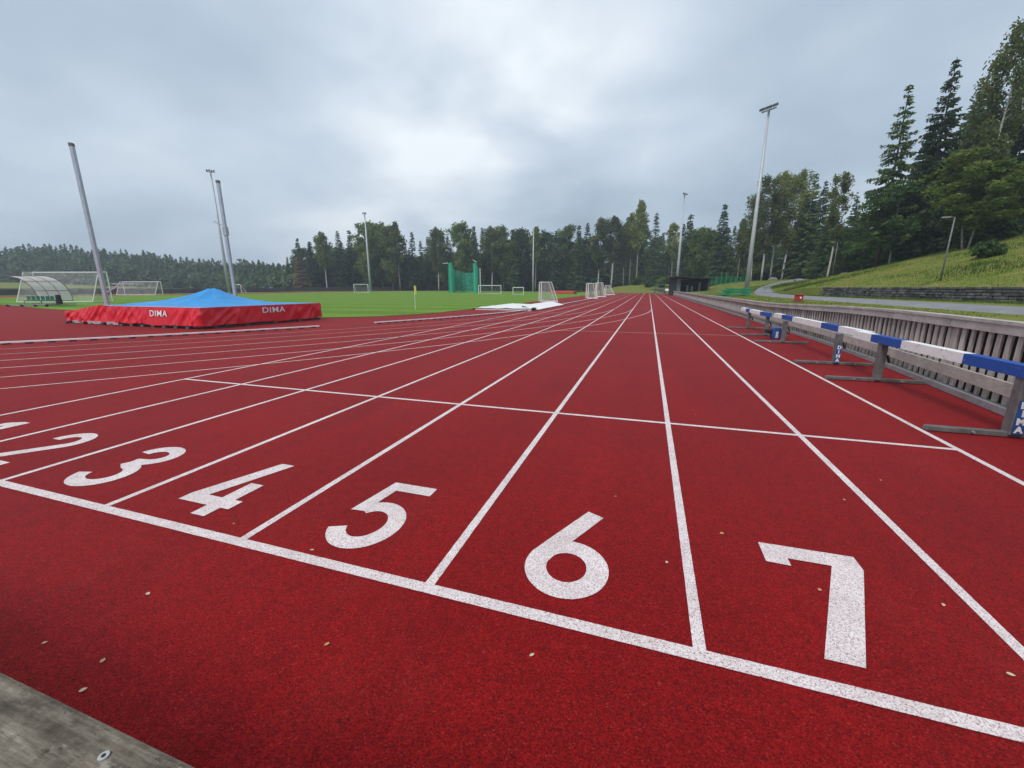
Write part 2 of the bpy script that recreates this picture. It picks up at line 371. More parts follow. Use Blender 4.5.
# a strip so that the red reaches the foot of the fence
# pitch outline
def pitch_poly():
    P = [(-11.6, 24.5), (-11.75, 22.0), (-12.3, 19.6), (-13.4, 17.9), (-14.9, 16.75), (-17, 15.9), (-19.5, 15.5), (-24, 15.7), (-30, 16.3), (-40, 17.6), (-50.8, 19.6), (-60, 21.2), (-70, 24.0), (-76, 28), (-78.5, 34)]
    P += [(-78.5, 112)]
    for k in range(0, 19): a = PI-PI*k/18; P.append((-45+33.5*math.cos(a), 112+33*math.sin(a)))
    P += [(-11.3, 100), (-11.4, 60)]
    return P
PP = pitch_poly(); P2 = []
for k in range(len(PP)):
    a, b = Vector(PP[k]), Vector(PP[(k+1) % len(PP)]); n = max(1, int((b-a).length/0.35)) if (a.y < 60 and a.x > -60) else 1
    for j in range(n):
        q = a.lerp(b, j/n); d = (b-a).normalized(); q = q+Vector((-d.y, d.x))*(0.16*noise.noise(Vector((q.x*0.9, q.y*0.9, 0)))+0.09*noise.noise(Vector((q.x*3, q.y*3, 5)))); P2.append((q.x, q.y))
bm = bmesh.new(); pv = [bm.verts.new((x, y, 0)) for x, y in P2]
bm.faces.new(pv)
for k in range(-77, -10, 3):
    bmesh.ops.bisect_plane(bm, geom=bm.verts[:]+bm.edges[:]+bm.faces[:], plane_co=(k, 0, 0), plane_no=(1, 0, 0))
for k in range(18, 146, 4):
    bmesh.ops.bisect_plane(bm, geom=bm.verts[:]+bm.edges[:]+bm.faces[:], plane_co=(0, k, 0), plane_no=(0, 1, 0))
for v in bm.verts: v.co.z = field_z(v.co.x, v.co.y)+0.018
bmesh.ops.recalc_face_normals(bm, faces=bm.faces[:])
if sum(f.normal.z for f in bm.faces) < 0: bmesh.ops.reverse_faces(bm, faces=bm.faces[:])
me = bpy.data.meshes.new('pitch'); bm.to_mesh(me); bm.free(); me.materials.append(M['pitch'])
po = bpy.data.objects.new('lawn', me); C.objects.link(po)
tag(po, 'mown green football pitch inside the red track', None, None, 'structure')

# ------------------------------------------------------------------ painted lines
X0, Y0, Y1 = -7.025, 1.4936, 4.4917
lines = MB()
def ribbon(pts, w, z=0.006, mb=None, closed=False):
    mb = mb or lines; pts = [Vector(p) for p in pts]
    if not closed:                      # short steps close to the viewer so that the brushed edge can waver
        q = [pts[0]]
        for a, b in zip(pts, pts[1:]):
            n = 1
            if min(a.y, b.y) < 7 and (b-a).length > 0.05 and w > 0.04:
                e = b if b.y < 7.5 else a.lerp(b, (7.5-a.y)/(b.y-a.y)); n = int((e-a).length/0.03)+1
                q += [a.lerp(e, k/n) for k in range(1, n+1)]
                if e is not b: q.append(b)
            else: q.append(b)
        pts = q
    N_ = len(pts); L = []; R_ = []
    for k, p in enumerate(pts):
        a = (p-pts[k-1]) if (k or closed) else None; b = (pts[(k+1) % N_]-p) if (k < N_-1 or closed) else None
        a = a.normalized() if a is not None else None; b = b.normalized() if b is not None else None
        if a is None: d = b; s = 1
        elif b is None: d = a; s = 1
        else: d = (a+b).normalized(); s = 1/max(0.35, d.dot(a))
        n = Vector((-d.y, d.x)); j1 = j2 = 0
        if p.y < 7.6: j1 = 0.0016*noise.noise(Vector((p.x*45, p.y*45, 1))); j2 = 0.0016*noise.noise(Vector((p.x*45, p.y*45, 7)))
        L.append(p+n*(w/2*s+j1)); R_.append(p-n*(w/2*s+j2))
    i = len(mb.v)
    for l_, r_ in zip(L, R_):
        mb.v.append((l_.x, l_.y, z+field_z(l_.x, l_.y))); mb.v.append((r_.x, r_.y, z+field_z(r_.x, r_.y)))
    for k in range(N_ if closed else N_-1):
        k2 = (k+1) % N_
        mb.f.append((i+2*k, i+2*k+1, i+2*k2+1, i+2*k2)); mb.m.append(0); mb.t.append(0.5)
LW = 0.05
ribbon([(X0-1.0, Y0), (X0+1.22*8+0.025, Y0)], LW+0.012, 0.0031)
ribbon([(X0-0.02, Y1), (X0+1.22*8, Y1)], LW, 0.0027)
ribbon([(X0+1.22*3, 13.9), (X0+1.22*8, 13.9)], 0.03, 0.0027)
for i in range(9):
    ribbon([(X0+1.22*i, Y0+(0.0 if i < 8 else -1.4)), (X0+1.22*i, 20), (X0+1.22*i, 60), (X0+1.22*i, 119)], LW, 0.002)
ribbon([(X0+1.22*8, 0.0), (X0+1.22*8, 1.5)], LW, 0.0023)
for i in range(1, 7):
    R = BR+1.22*i
    ribbon([(BX+R*math.cos(-a), BY+R*math.sin(-a)) for a in [k*PI/2/40 for k in range(0, 40)]], 0.042 if i > 2 else 0.03, 0.0026-0.00015*i)
    R2 = BR+1.22*i
    ribbon([(BX+R2*math.cos(a), BY2+R2*math.sin(a)) for a in [k*PI/40 for k in range(0, 41)]], 0.05, 0.0016)
lo = lines.build('painted_lane_lines', M['line']); tag(lo, 'speckled white painted lane and start lines on the red track', None, None, 'structure')
# numerals
def arc(cx, cy, rx, ry, a0, a1, n=22): return [(cx+rx*math.cos(math.radians(a0+(a1-a0)*k/n)), cy+ry*math.sin(math.radians(a0+(a1-a0)*k/n))) for k in range(n+1)]
SW = 0.112
def numeral(n):
    S, Pl = [], []
    if n == 7: Pl.append([(0, 0.775), (0.455, 0.78), (0.455, 0.665), (0.195, 0), (0.06, 0), (0.315, 0.66), (0.115, 0.66), (0.115, 0.595), (0, 0.60)])
    if n == 6: S += [[(0.305, 0.785), (0.1, 0.36), (0.06, 0.26)], arc(0.218, 0.228, 0.16, 0.172, 0, 360, 40)[:-1]]
    if n == 5:
        Pl.append([(0.06, 0.78), (0.405, 0.78), (0.405, 0.67), (0.135, 0.67), (0.105, 0.45), (0.12, 0.37), (-0.005, 0.36)])
        S += [arc(0.203, 0.255, 0.168, 0.2, 139, -156, 34)]
    if n == 4: Pl += [[(0.19, 0.78), (0.32, 0.78), (0.125, 0.215), (0.255, 0.215), (0.255, 0.11), (-0.02, 0.11), (-0.02, 0.2)], [(0.255, 0), (0.375, 0), (0.375, 0.11), (0.445, 0.11), (0.445, 0.215), (0.375, 0.215), (0.375, 0.44), (0.255, 0.44)]]
    if n == 3: S += [arc(0.215, 0.585, 0.155, 0.138, 178, -82, 28)+[(0.15, 0.435)], [(0.15, 0.42)]+arc(0.21, 0.215, 0.175, 0.16, 82, -170, 28)]
    if n == 2: S += [arc(0.213, 0.565, 0.157, 0.158, 182, -28, 26)+[(0.02, 0.075)]]; Pl += [[(-0.01, 0.0), (0.42, 0.0), (0.42, 0.105), (-0.01, 0.105)]]
    if n == 1: Pl += [[(0.22, 0), (0.34, 0), (0.34, 0.78), (0.24, 0.78), (0.09, 0.70), (0.09, 0.58), (0.22, 0.645)]]
    mb = MB(); ox, oy = X0+1.22*(n-1)+(0.385 if n < 6 else 0.398), Y0+0.132; z = 0.0024
    for k, s_ in enumerate(S):
        ribbon([(ox+x, oy+y) for x, y in s_], SW, z+0.0004*k, mb, n == 6 and k == 1)
    for k, p_ in enumerate(Pl):
        zz = z+0.0012+0.0004*k
        mb.face([(ox+x, oy+y, zz) for x, y in reversed(p_)])
    bmx = bmesh.new(); me = mb.mesh('lane_numeral', M['line']); bmx.from_mesh(me); bmesh.ops.triangulate(bmx, faces=[f for f in bmx.faces if len(f.verts) > 4])
    for f in bmx.faces:
        if f.normal.z < 0: f.normal_flip()
    bmx.to_mesh(me); bmx.free()
    o = bpy.data.objects.new('lane_numeral', me); C.objects.link(o)
    tag(o, 'white painted lane number %d on the red track' % n, None, 'painted lane numbers', 'structure')
for n in range(1, 8): numeral(n)

# ------------------------------------------------------------------ lettering helper
def text_mesh(txt, size, mat, name='lettering', shear=0.0, bold=0.0, ext=0.002, sx=1.0, spc=1.0):
    cu = bpy.data.curves.new(name, 'FONT'); cu.body = txt; cu.size = size; cu.shear = shear; cu.space_character = spc; cu.offset = bold; cu.extrude = ext; cu.align_x = 'CENTER'; cu.align_y = 'CENTER'
    o = bpy.data.objects.new(name+'_curve', cu); C.objects.link(o); dg = bpy.context.evaluated_depsgraph_get(); dg.update()
    me = bpy.data.meshes.new_from_object(o.evaluated_get(dg)); bpy.data.objects.remove(o); bpy.data.curves.remove(cu)
    for v in me.vertices: v.co.x *= sx
    me.materials.clear(); me.materials.append(mat); return me
def put_text(me, parent, loc, xdir, ydir, name='lettering'):
    o = bpy.data.objects.new(name, me); C.objects.link(o); o.parent = parent
    x = Vector(xdir).normalized(); y = Vector(ydir); y = (y-x*y.dot(x)).normalized(); z = x.cross(y)
    o.matrix_local = Matrix.Translation(loc) @ Matrix((x, y, z)).transposed().to_4x4(); return o

# ------------------------------------------------------------------ kerb rails of the inner lane
def kerb(pts, label):
    base = Vector((*pts[0], 0)); root = empty('kerb_rail', base, 0, label, 'kerb', 'raised inner kerb rails')
    sup = []
    r = MB(); loc = [Vector((*p, field_z(*p)))-base for p in pts]
    for a, b in zip(loc, loc[1:]):
        r.bar(a+Vector((0, 0, 0.058)), b+Vector((0, 0, 0.058)), 0.085, 0.036)
        d = (b-a); n = max(1, int(d.length/0.32))
        for k in range(n):
            p = a+d*((k+0.5)/n); sup.append((p, d.normalized()))
    r.build('rail', M['kerb'], root); sup.sort(key=lambda q: (q[0]+base).length)
    rest = MB()
    for k, (p, d) in enumerate(sup):
        mb = MB() if k < 100 else rest
        mb.bar(p+Vector((0, 0, 0.02))-d*0.07, p+Vector((0, 0, 0.02))+d*0.07, 0.075, 0.04)
        if k < 100: mb.build('support', M['black'], root)
    if rest.f: tag(rest.build('supports', M['black'], root), None, None, None, 'stuff')
    return root
def bend(a0, a1, n, R=BR): return [(BX+R*math.cos(a0+(a1-a0)*k/n), BY+R*math.sin(a0+(a1-a0)*k/n)) for k in range(n+1)]
kerb(bend(-0.505, -1.5, 44), 'white kerb rail curving away to the left in front of the red crash mat')
kerb(bend(-0.445, 0, 20)+[(X0, y) for y in (34, 45, 60, 80, 100, 114)], 'white kerb rail edging the straight beside the football pitch')

# ------------------------------------------------------------------ right fence
def fence():
    root = empty('picket_fence', (4.4, 20, 0), 0, 'long weathered grey picket fence along the right side of the track', 'fence')
    off = Vector((4.4, 20, 0)); ys = [0.25]+[1.0+k*1.0 for k in range(0, 24)]+[26+k*3 for k in range(0, 25)]+[100]
    top = lambda y: 1.03-0.19*ss(8, 20, y)
    P = lambda y, dx, z: Vector((fence_x(y)+dx, y, z))-off
    pk = MB(); rails = MB(); cap = MB(); low = MB(); back = MB(); mid = MB()
    y = 0.3
    while y < 100:
        w = 0.07+rnd.uniform(-0.006, 0.006); h = top(y)-0.07
        c = P(y, 0.028+rnd.uniform(-0.004, 0.004), (0.06+h)/2)
        pk.box(c, (0.024, w, h-0.06), Matrix.Rotation(rnd.uniform(-0.008, 0.008), 3, 'X')@Matrix.Rotation(rnd.uniform(-0.12, 0.12), 3, 'Z')); y += 0.176
    for a, b in zip(ys, ys[1:]):
        cap.bar(P(a, 0.03, top(a)-0.02), P(b-0.006, 0.03, top(b)-0.02), 0.15, 0.04)
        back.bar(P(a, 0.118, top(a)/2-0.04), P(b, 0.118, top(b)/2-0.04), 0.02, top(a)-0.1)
    ys2 = [0.25]+[0.25+3.6*k for k in range(1, 28)]
    def board(mb, dx, za, zb, w, y0, y1, n=4):
        for k in range(n):
            a = y0+(y1-y0)*k/n; b = y0+(y1-y0)*(k+1)/n
            f = lambda yy: (za(yy), zb(yy))
            q = []
            for yy in (a, b):
                lo_, hi_ = f(yy); q.append((P(yy, dx-w/2, lo_), P(yy, dx+w/2, lo_), P(yy, dx+w/2, hi_), P(yy, dx-w/2, hi_)))
            (p0, p1, p2, p3), (r0, r1, r2, r3) = q
            mb.face([p0, p3, r3, r0]); mb.face([p1, r1, r2, p2]); mb.face([p3, p2, r2, r3]); mb.face([p0, r0, r1, p1])
            if k == 0: mb.face([p0, p1, p2, p3])
            if k == n-1: mb.face([r0, r3, r2, r1])
    for a, b in zip(ys2, ys2[1:]):
        e = rnd.uniform(-0.006, 0.006)
        board(rails, -0.015, lambda yy: top(yy)-0.15+e, lambda yy: top(yy)-0.042, 0.034, a, b-0.012)
        board(mid, -0.04, lambda yy: 0.215+e, lambda yy: 0.365+e, 0.04, a, b-0.012)
        board(low, -0.03, lambda yy: 0.008, lambda yy: 0.085, 0.1, a, b-0.008)
    pk.build('slats', M['fence'], root); rails.build('top_board', M['rail'], root); mid.build('middle_board', M['rail'], root)
    cap.build('top_cap', M['rail'], root); low.build('bottom_board', M['steel'], root); back.build('backing_board', M['backing'], root)
    for yy in ys2[1:]:
        q = MB().box(P(yy, 0.07, top(yy)/2-0.03), (0.07, 0.07, top(yy)-0.06)); q.build('post', M['fence'], root)
fence()
# end rail by the photographer
root = empty('end_fence', (-1.5, 0.08, 0), 0, 'mossy weathered wooden rail closing the near end of the track', 'fence')
pl = MB()
pl.box((0, 0.004, 0.98), (9.6, 0.19, 0.04))
top_ = pl.build('top_plank', M['plank'], root, bevel=0.006)
fb = MB(); fb.box((0, 0.07, 0.86), (9.6, 0.03, 0.15)); fb.box((0, 0.07, 0.29), (9.6, 0.03, 0.15)); fb.build('face_board', M['plank'], root)
pk = MB()
for k in range(57): pk.box((-4.75+k*0.168, 0.035, 0.47), (0.085, 0.03, 0.9))
pk.build('slats', M['fence'], root)
for x in (-4.6, -2.3, 0, 2.3, 4.6): MB().box((x, -0.04, 0.475), (0.08, 0.08, 0.94)).build('post', M['fence'], root)
s_ = MB().tube([(1.054, 0.077, 0.9985), (1.054, 0.077, 1.002)], 0.0043, 16); s_.tube([(1.054, 0.077, 1.0021), (1.054, 0.077, 1.0026)], 0.0018, 6, 1)
s_.build('screw', [M['screw'], M['black']], root)

# ------------------------------------------------------------------ steeplechase barriers
dima_v = [text_mesh(ch, 0.085, M['letter'], bold=0.004) for ch in 'DIMA']
def barrier(y0, y1, posts, segs, label, pads, z=0.588):
    root = empty('steeplechase_barrier', (3.43, (y0+y1)/2, 0), 0, label, 'hurdle', 'steeplechase barriers stored along the fence')
    cy = (y0+y1)/2
    beam = MB()
    ys = [y0]+[s for s, _ in segs[1:]]+[y1]
    for k, (s, col) in enumerate(segs):
        a, b = ys[k], ys[k+1]; beam.box((0, (a+b)/2-cy, z+0.057), (0.114, b-a, 0.114), None, 0 if col == 'w' else 1)
    beam.build('beam', [M['bwhite'], M['bblue']], root)
    for k, py in enumerate(posts):
        y = py-cy
        st = MB().box((0, y, 0.03+(z-0.03)/2), (0.09, 0.11, z-0.032)).build('upright', M['foot'], root, bevel=0.006)
        MB().bar((-0.66, y, 0.03), (0.58, y, 0.03), 0.07, 0.05).build('foot', M['foot'], root, bevel=0.006)
        MB().tube([(-0.3, y-0.035, 0.03), (-0.3, y-0.06, 0.03)], 0.014, 8).build('bolt', M['steel'], root); MB().tube([(0.3, y-0.035, 0.03), (0.3, y-0.06, 0.03)], 0.014, 8).build('bolt', M['steel'], root)
        if pads[k]:
            MB().box((0.005, y-0.062, 0.21), (0.08, 0.012, 0.33)).build('blue_pad', M['pad'], root)
            for q, me in enumerate(dima_v): put_text(me, root, (0.005, y-0.0695, 0.33-0.08*q), (1, 0, 0), (0, 0, 1))
        kn = MB(); kn.box((0.07, y+0.03, 0.40), (0.06, 0.05, 0.03)); kn.tube([(0.09, y+0.03, 0.40), (0.13, y+0.03, 0.3)], [0.014, 0.02], 8); kn.build('lever', M['black'], root)
    return root
barrier(4.0, 8.45, [5.06, 7.58], [(4.0, 'w'), (4.55, 'b'), (5.82, 'w'), (7.02, 'b'), (7.85, 'w')], 'nearest blue and white steeplechase barrier, its far end overlapping the next beam', [1, 0])
b2_ = barrier(8.32, 13.75, [9.1, 12.34], [(8.32, 'w'), (9.4, 'b'), (10.25, 'w'), (12.1, 'b'), (13.0, 'w')], 'middle blue and white steeplechase barrier standing between the nearest and the farthest ones', [1, 0], 0.585)
[setattr(c_.location, 'x', 0.13) for c_ in b2_.children if c_.name.startswith('beam')]
barrier(13.9, 17.6, [14.05, 16.4], [(13.9, 'b'), (14.75, 'w'), (16.2, 'b'), (16.8, 'w')], 'farthest blue and white steeplechase barrier with a blue weight bag at its foot', [0, 0], 0.575)
# blue bag at the foot of the farthest barrier
root = empty('weight_bag', (3.5, 13.35, 0.0), 0.1, 'small blue bag with black straps and white letters beside barrier foot', 'bag'); root.scale = (0.85, 0.85, 0.72)
b_ = MB().grid(lambda u, v: Vector(((0.12+0.03*math.sin(v*PI))*math.copysign(abs(math.cos(u*2*PI))**0.6, math.cos(u*2*PI)), 0.16*math.copysign(abs(math.sin(u*2*PI))**0.6, math.sin(u*2*PI)), 0.02+0.42*v))*1.0, 20, 8)
b_.face([Vector((0.12*math.copysign(abs(math.cos(k/20*2*PI))**0.6, math.cos(k/20*2*PI)), 0.16*math.copysign(abs(math.sin(k/20*2*PI))**0.6, math.sin(k/20*2*PI)), 0.44)) for k in range(20)])
b_.build('bag_body', M['pad'], root, True)
MB().box((-0.2, 0, 0.3), (0.2, 0.24, 0.16)).build('side_pouch', M['black'], root, bevel=0.03); MB().box((0.22, 0, 0.3), (0.2, 0.2, 0.13)).build('side_pouch', M['black'], root, bevel=0.03); MB().tube([(-0.3, 0, 0.26), (0.42, 0, 0.24)], 0.03, 8).build('strap', M['black'], root, bevel=0.03)
put_text(text_mesh('DIMA', 0.1, M['letter'], bold=0.004), root, (0.0, -0.165, 0.18), (0, 0, 1), (-1, 0, 0))

# ------------------------------------------------------------------ pole vault landing mat
A_, B_, C_, D_ = Vector((-23.6, 10.95, 0)), Vector((-15.08, 10.56, 0)), Vector((-14.6, 15.75, 0)), Vector((-23.2, 16.3, 0))
root = empty('vault_landing_mat', (-19, 13.3, 0), 0, 'big landing mat under a red and blue tarpaulin rising to a central peak', 'crash mat')
o0 = Vector((-19, 13.3, 0))
def top_edge(p):            # height of the cover edge along the mat
    t = ss(-23.6, -20.9, p.x); return 0.52+0.245*t+0.03*math.exp(-((p.x+20.9)/0.35)**2)
ring = []; arc0 = 0.0
for a, b, n in ((A_, B_, 260), (B_, C_, 170), (C_, D_, 90), (D_, A_, 60)):
    for k in range(n): ring.append((a.lerp(b, k/n), (b-a).normalized(), 10*(arc0+(b-a).length*k/n)))
    arc0 += (b-a).length
per = len(ring)
def fold(s, v):
    k = s*0.16
    a = noise.noise(Vector((k*2.2-v*1.1, v*0.8, 1.7)))*0.11+noise.noise(Vector((k*4.6+v*2.2, v*0.7, 5.1)))*0.06
    b_ = 0.13*(0.5-abs(noise.noise(Vector((k*1.5+v*1.7, v*0.4, 20.2))))*1.6)
    damp = 1-0.93*math.exp(-((s-63)/8.5)**4)-0.93*math.exp(-((s-113)/8.5)**4)
    return 0.6*damp*(a+b_)*(0.2+0.8*math.sin(min(1, v*1.15)*PI*0.75))
sk = MB(); NV = 22
base = len(sk.v)
for i in range(per+1):
    p, d, sl_ = ring[i % per]; n = Vector((d.y, -d.x, 0)); te = top_edge(p)
    hem = 0.11+0.055*noise.noise(Vector((sl_*0.09, 3, 0)))+0.02*noise.noise(Vector((sl_*0.3, 8, 0)))
    for j in range(NV+1):
        v = j/NV; z = te+(hem-te)*v
        f = fold(sl_, v)
        sk.v.append(tuple(p-o0+n*(0.03+f*0.9+0.05*v)+Vector((0, 0, z-0.02*math.sin(v*PI)*noise.noise(Vector((sl_*0.2, 0, 4)))))))
for i in range(per):
    for j in range(NV):
        q = base+i*(NV+1)+j; sk.f.append((q, q+1, q+NV+2, q+NV+1)); sk.m.append(0); sk.t.append(0.5)
skirt = sk.build('side_cover', M['red_cloth'], root, True)
pkp = Vector((-18.25, 13.55, 0))
def tarp(u, v):
    p = A_.lerp(B_, u).lerp(D_.lerp(C_, u), v); edge = min(u, 1-u, v*0.6, (1-v)*0.6)
    te = top_edge(p)
    d = p-pkp; sx = 4.6 if d.x < 0 else 3.3; r = math.hypot(d.x/sx, d.y/2.5); ang = math.atan2(d.y, d.x)
    tent = max(0, 1-r*(1+0.1*math.cos(ang*6)))
    rid = 0.5+0.5*math.cos(ang*5+0.6); h = 0.66*(0.34*tent**1.1*(0.7+0.3*rid)+0.66*(1-(1-min(1, tent*1.06))**1.0)**2.9)
    h += 0.035*(0.4-abs(noise.noise(Vector((p.x*1.3, p.y*0.8, 0)))))+0.05*(0.3-abs(noise.noise(Vector((p.x*0.45+p.y*0.4, p.y*1.6, 4)))))-0.03*ss(0, 0.06, edge)*(1-tent)
    return p-o0+Vector((0, 0, te+h*ss(0, 0.07, edge)+0.002))
tp = MB(); tp.grid(tarp, 90, 56)
for i, f in enumerate(tp.f):
    c = sum((Vector(tp.v[k]) for k in f), Vector())/4+o0
    u_ = (c.x+23.6)/8.6; vv = (c.y-10.7)/5.2
    tp.m[i] = 1 if c.x < -21.1 else (2 if (vv < 0.045 or c.x > -14.98+0.09*(c.y-10.6)-0.12) else 0)
tp.build('top_cover', [M['blue_cloth'], M['red_cloth'], M['edge_cloth']], root, True)
pf = MB()
for a, b in ((A_, B_), (B_, C_), (C_, D_), (D_, A_)):
    pf.bar((a-o0)*0.99+Vector((0, 0, 0.07)), (b-o0)*0.99+Vector((0, 0, 0.07)), 0.06, 0.05)
for k in range(22):
    p = A_.lerp(B_, k/21)-o0; q = D_.lerp(C_, k/21)-o0; pf.bar(p*0.985+Vector((0, 0, 0.03)), q*0.985+Vector((0, 0, 0.03)), 0.09, 0.05)
pf.build('pallet_frame', M['pallet'], root)
for i in range(13):
    p, d, _s = ring[int(i*260/13)]; q, d2, _s = ring[260+int(i*170/13)]
    n = Vector((d.y, -d.x, 0)); n2 = Vector((d2.y, -d2.x, 0))
    MB().box(p-o0+n*0.07+Vector((0, 0, 0.045)), (0.16, 0.1, 0.08)).build('pallet_foot', M['pallet'], root)
    if i % 3 == 1: MB().box(q-o0+n2*0.07+Vector((0, 0, 0.045)), (0.1, 0.16, 0.08)).build('pallet_foot', M['pallet'], root)
core = MB(); core.prism([((p-o0)*0.97).to_2d().to_tuple() for p in (A_, B_, C_, D_)], 0.1, 0.44); core.build('foam_core', M['backing'], root)
for x0_, x1_ in ((-23.0, -22.3), (-21.9, -20.9), (-20.6, -19.9)): MB().box((((x0_+x1_)/2)+19, 10.86-13.3-(((x0_+x1_)/2)+23.6)*0.045, 0.085), (x1_-x0_, 0.03, 0.11)).build('pale_slat', M['palelight'], root)
dm = text_mesh('DIMA', 0.31, M['letter'], shear=0.1, bold=0.003, ext=0.003, sx=1.3, spc=1.1)
def wrap_text(me, a, dirv, s0, zc, i0, npm):
    """lay the lettering on the folded side of the cover"""
    n = Vector((dirv.y, -dirv.x, 0)); m2 = me.copy()
    for v in m2.vertices:
        x, y, z = v.co; s_pt = a+dirv*(s0+x); 
        te = top_edge(s_pt); hem = 0.12; vv = (te-(zc+y))/(te-hem); f = fold(i0+(s0+x)*npm, max(0, min(1, vv)))
        w = s_pt-o0+n*(0.03+f*0.9+0.05*vv+0.035+z)
        v.co = (w.x, w.y, zc+y)
    o = bpy.data.objects.new('lettering', m2); C.objects.link(o); o.parent = root
wrap_text(dm, A_, (B_-A_).normalized(), 6.3, 0.52, 0, 10)
wrap_text(dm, B_, (C_-B_).normalized(), 2.78, 0.56, 10*(B_-A_).length, 10)

# pole vault uprights
def upright(p, h, rz, label):
    root = empty('vault_upright', p, rz, label, 'vault post', 'pole vault uprights beside the landing mat')
    MB().box((0, 0, 0.04), (0.5, 0.9, 0.08)).build('base', M['steel'], root, bevel=0.01)
    MB().box((0, 0, h/2+0.04), (0.13, 0.16, h-0.08)).build('mast', M['alu'], root, bevel=0.012)
    MB().box((0, 0, h+0.01), (0.14, 0.175, 0.14)).build('mast_head', M['foot'], root, bevel=0.01)
    return root
for (u, v, d, rz, lab) in ((71.5, 145, 19.6, 0.5, 'tall silver vault post leaning left of the mat beside the team shelter'), (218, 182, 22.2, 0.4, 'tall silver vault post behind the blue peak of the landing mat')):
    p = sight(u, v, d); r_ = upright((p.x, p.y, 0), p.z, rz, lab)
    arm = MB()
    if u < 100:
        arm.bar((0.06, 0, 1.25), (0.6, 0.1, 1.62), 0.07, 0.07); arm.bar((0.3, 0.1, 1.66), (1.15, 0.2, 1.66), 0.06, 0.06); arm.build('bar_arm', M['alu'], r_)
    else:
        arm.bar((-0.5, 0, 4.75), (0.1, 0, 4.5), 0.05, 0.06); arm.box((0.0, 0, 4.3), (0.18, 0.24, 0.4)); arm.build('bar_arm', M['alu'], r_)

# ------------------------------------------------------------------ team shelter
root = empty('team_shelter', (-45.4, 19.4, field_z(-45.4, 19.4)), 0.2, 'wheeled team shelter with curved translucent canopy over green seats', 'dugout')
prof = [(-0.4, 2.3), (0.0, 2.28), (0.4, 2.18), (0.75, 1.95), (1.05, 1.6), (1.25, 1.2), (1.35, 0.8), (1.38, 0.42)]
cn = MB()
W2 = 1.6
for k in range(len(prof)-1):
    (ya, za), (yb, zb) = prof[k], prof[k+1]
    cn.face([(-W2, ya, za), (W2, ya, za), (W2, yb, zb), (-W2, yb, zb)])
cn.build('canopy', M['canopy'], root)
fr = MB()
for x in (-W2, -W2/3, W2/3, W2): fr.tube([(x, y, z) for y, z in prof], 0.022, 6)
for y, z in (prof[0], prof[3], prof[5], prof[7]): fr.tube([(-W2, y, z), (W2, y, z)], 0.022, 6)
fr.build('canopy_frame', M['brown'], root)
ch = MB()
for x in (-W2, W2): ch.bar((x, -0.5, 0.16), (x, 1.5, 0.16), 0.08, 0.08)
for y in (-0.45, 1.4): ch.bar((-W2-0.3, y, 0.16), (W2, y, 0.16), 0.08, 0.08)
ch.bar((-W2, 0.4, 0.4), (W2, 0.4, 0.4), 0.06, 0.06)
for x in (-W2, 0, W2): ch.bar((x, 0.4, 0.16), (x, 0.4, 0.42), 0.05, 0.05)
ch.build('chassis', M['steel'], root)
for x in (-W2-0.3, -0.6, 0.6, W2):
    MB().tube([(x-0.04, -0.45, 0.1), (x+0.04, -0.45, 0.1)], 0.1, 12).build('wheel', M['black'], root)
seat = MB()
for k in range(7):
    x = -1.3+k*0.43
    seat.grid(lambda u, v: Vector((x+(u-0.5)*0.36, 0.15+0.4*min(1, v*1.8), 0.46+0.02*math.sin(u*PI)*-1+(0.34*ss(0.5, 1, v)))), 5, 8)
seat.build('seat', M['green'], root, True)
MB().box((W2-0.15, 0.5, 0.62), (0.5, 0.05, 0.62)).build('side_panel', M['white'], root)
MB().tube([(W2+0.15, 0.3, 0.2), (W2+0.15, 0.3, 0.9)], [0.2, 0.15], 12).build('black_roll', M['black'], root)

# ------------------------------------------------------------------ goals
def goal(name, loc, rz, w, h, depth, label, r=0.05, netm=True, top=0.0, cat='goal', mat='white'):
    root = empty(name, loc, rz, label, cat, 'football goals around the pitch')
    f = MB(); f.tube([(-w/2, 0, 0), (-w/2, 0, h-r)], r, 8); f.tube([(w/2, 0, 0), (w/2, 0, h-r)], r, 8); f.tube([(-w/2-r, 0, h), (w/2+r, 0, h)], r, 8)
    f.build('front_frame', M[mat], root)
    b = MB()
    for s in (-1, 1):
        b.tube([(s*w/2, 0.02, h), (s*w/2, top+0.02, h), (s*w/2, depth, 0.05)] if top else [(s*w/2, 0.02, h-0.05), (s*w/2, depth, 0.05)], r*0.75, 6)
        b.tube([(s*w/2, 0.05, 0.04), (s*w/2, depth, 0.04)], r*0.75, 6)
    b.tube([(-w/2, depth, 0.04), (w/2, depth, 0.04)], r*0.75, 6)
    b.build('back_frame', M[mat], root)
    if netm:
        n = MB(); n.face([(-w/2, top+0.03, h-0.03), (w/2, top+0.03, h-0.03), (w/2, depth, 0.05), (-w/2, depth, 0.05)])
        for s in (-1, 1): n.face([(s*w/2, 0.03, 0.05), (s*w/2, depth, 0.05), (s*w/2, top+0.03, h-0.03)] + ([(s*w/2, 0.03, h-0.03)] if top else []))
        n.build('net', M['wnet'], root)
    return root
def gpos(u, d):
    p = sight(u, 289, d); return Vector((p.x, p.y, field_z(p.x, p.y)))
a = gpos(37, 42); b = gpos(110, 42); mid_ = (a+b)/2; d_ = b-a
goal('football_goal', mid_, math.atan2(d_.y, d_.x)+PI, d_.length, 2.85, 2.0, 'large white goal with loose net directly behind the team shelter', 0.05, True, 0.8)
a = gpos(124, 72); b = gpos(162, 72); mid_ = (a+b)/2; d_ = b-a
goal('football_goal', mid_, math.atan2(d_.y, d_.x)+PI, d_.length, 2.2, 1.6, 'white goal on the pitch right of the left vault post', 0.055, True, 0.5)
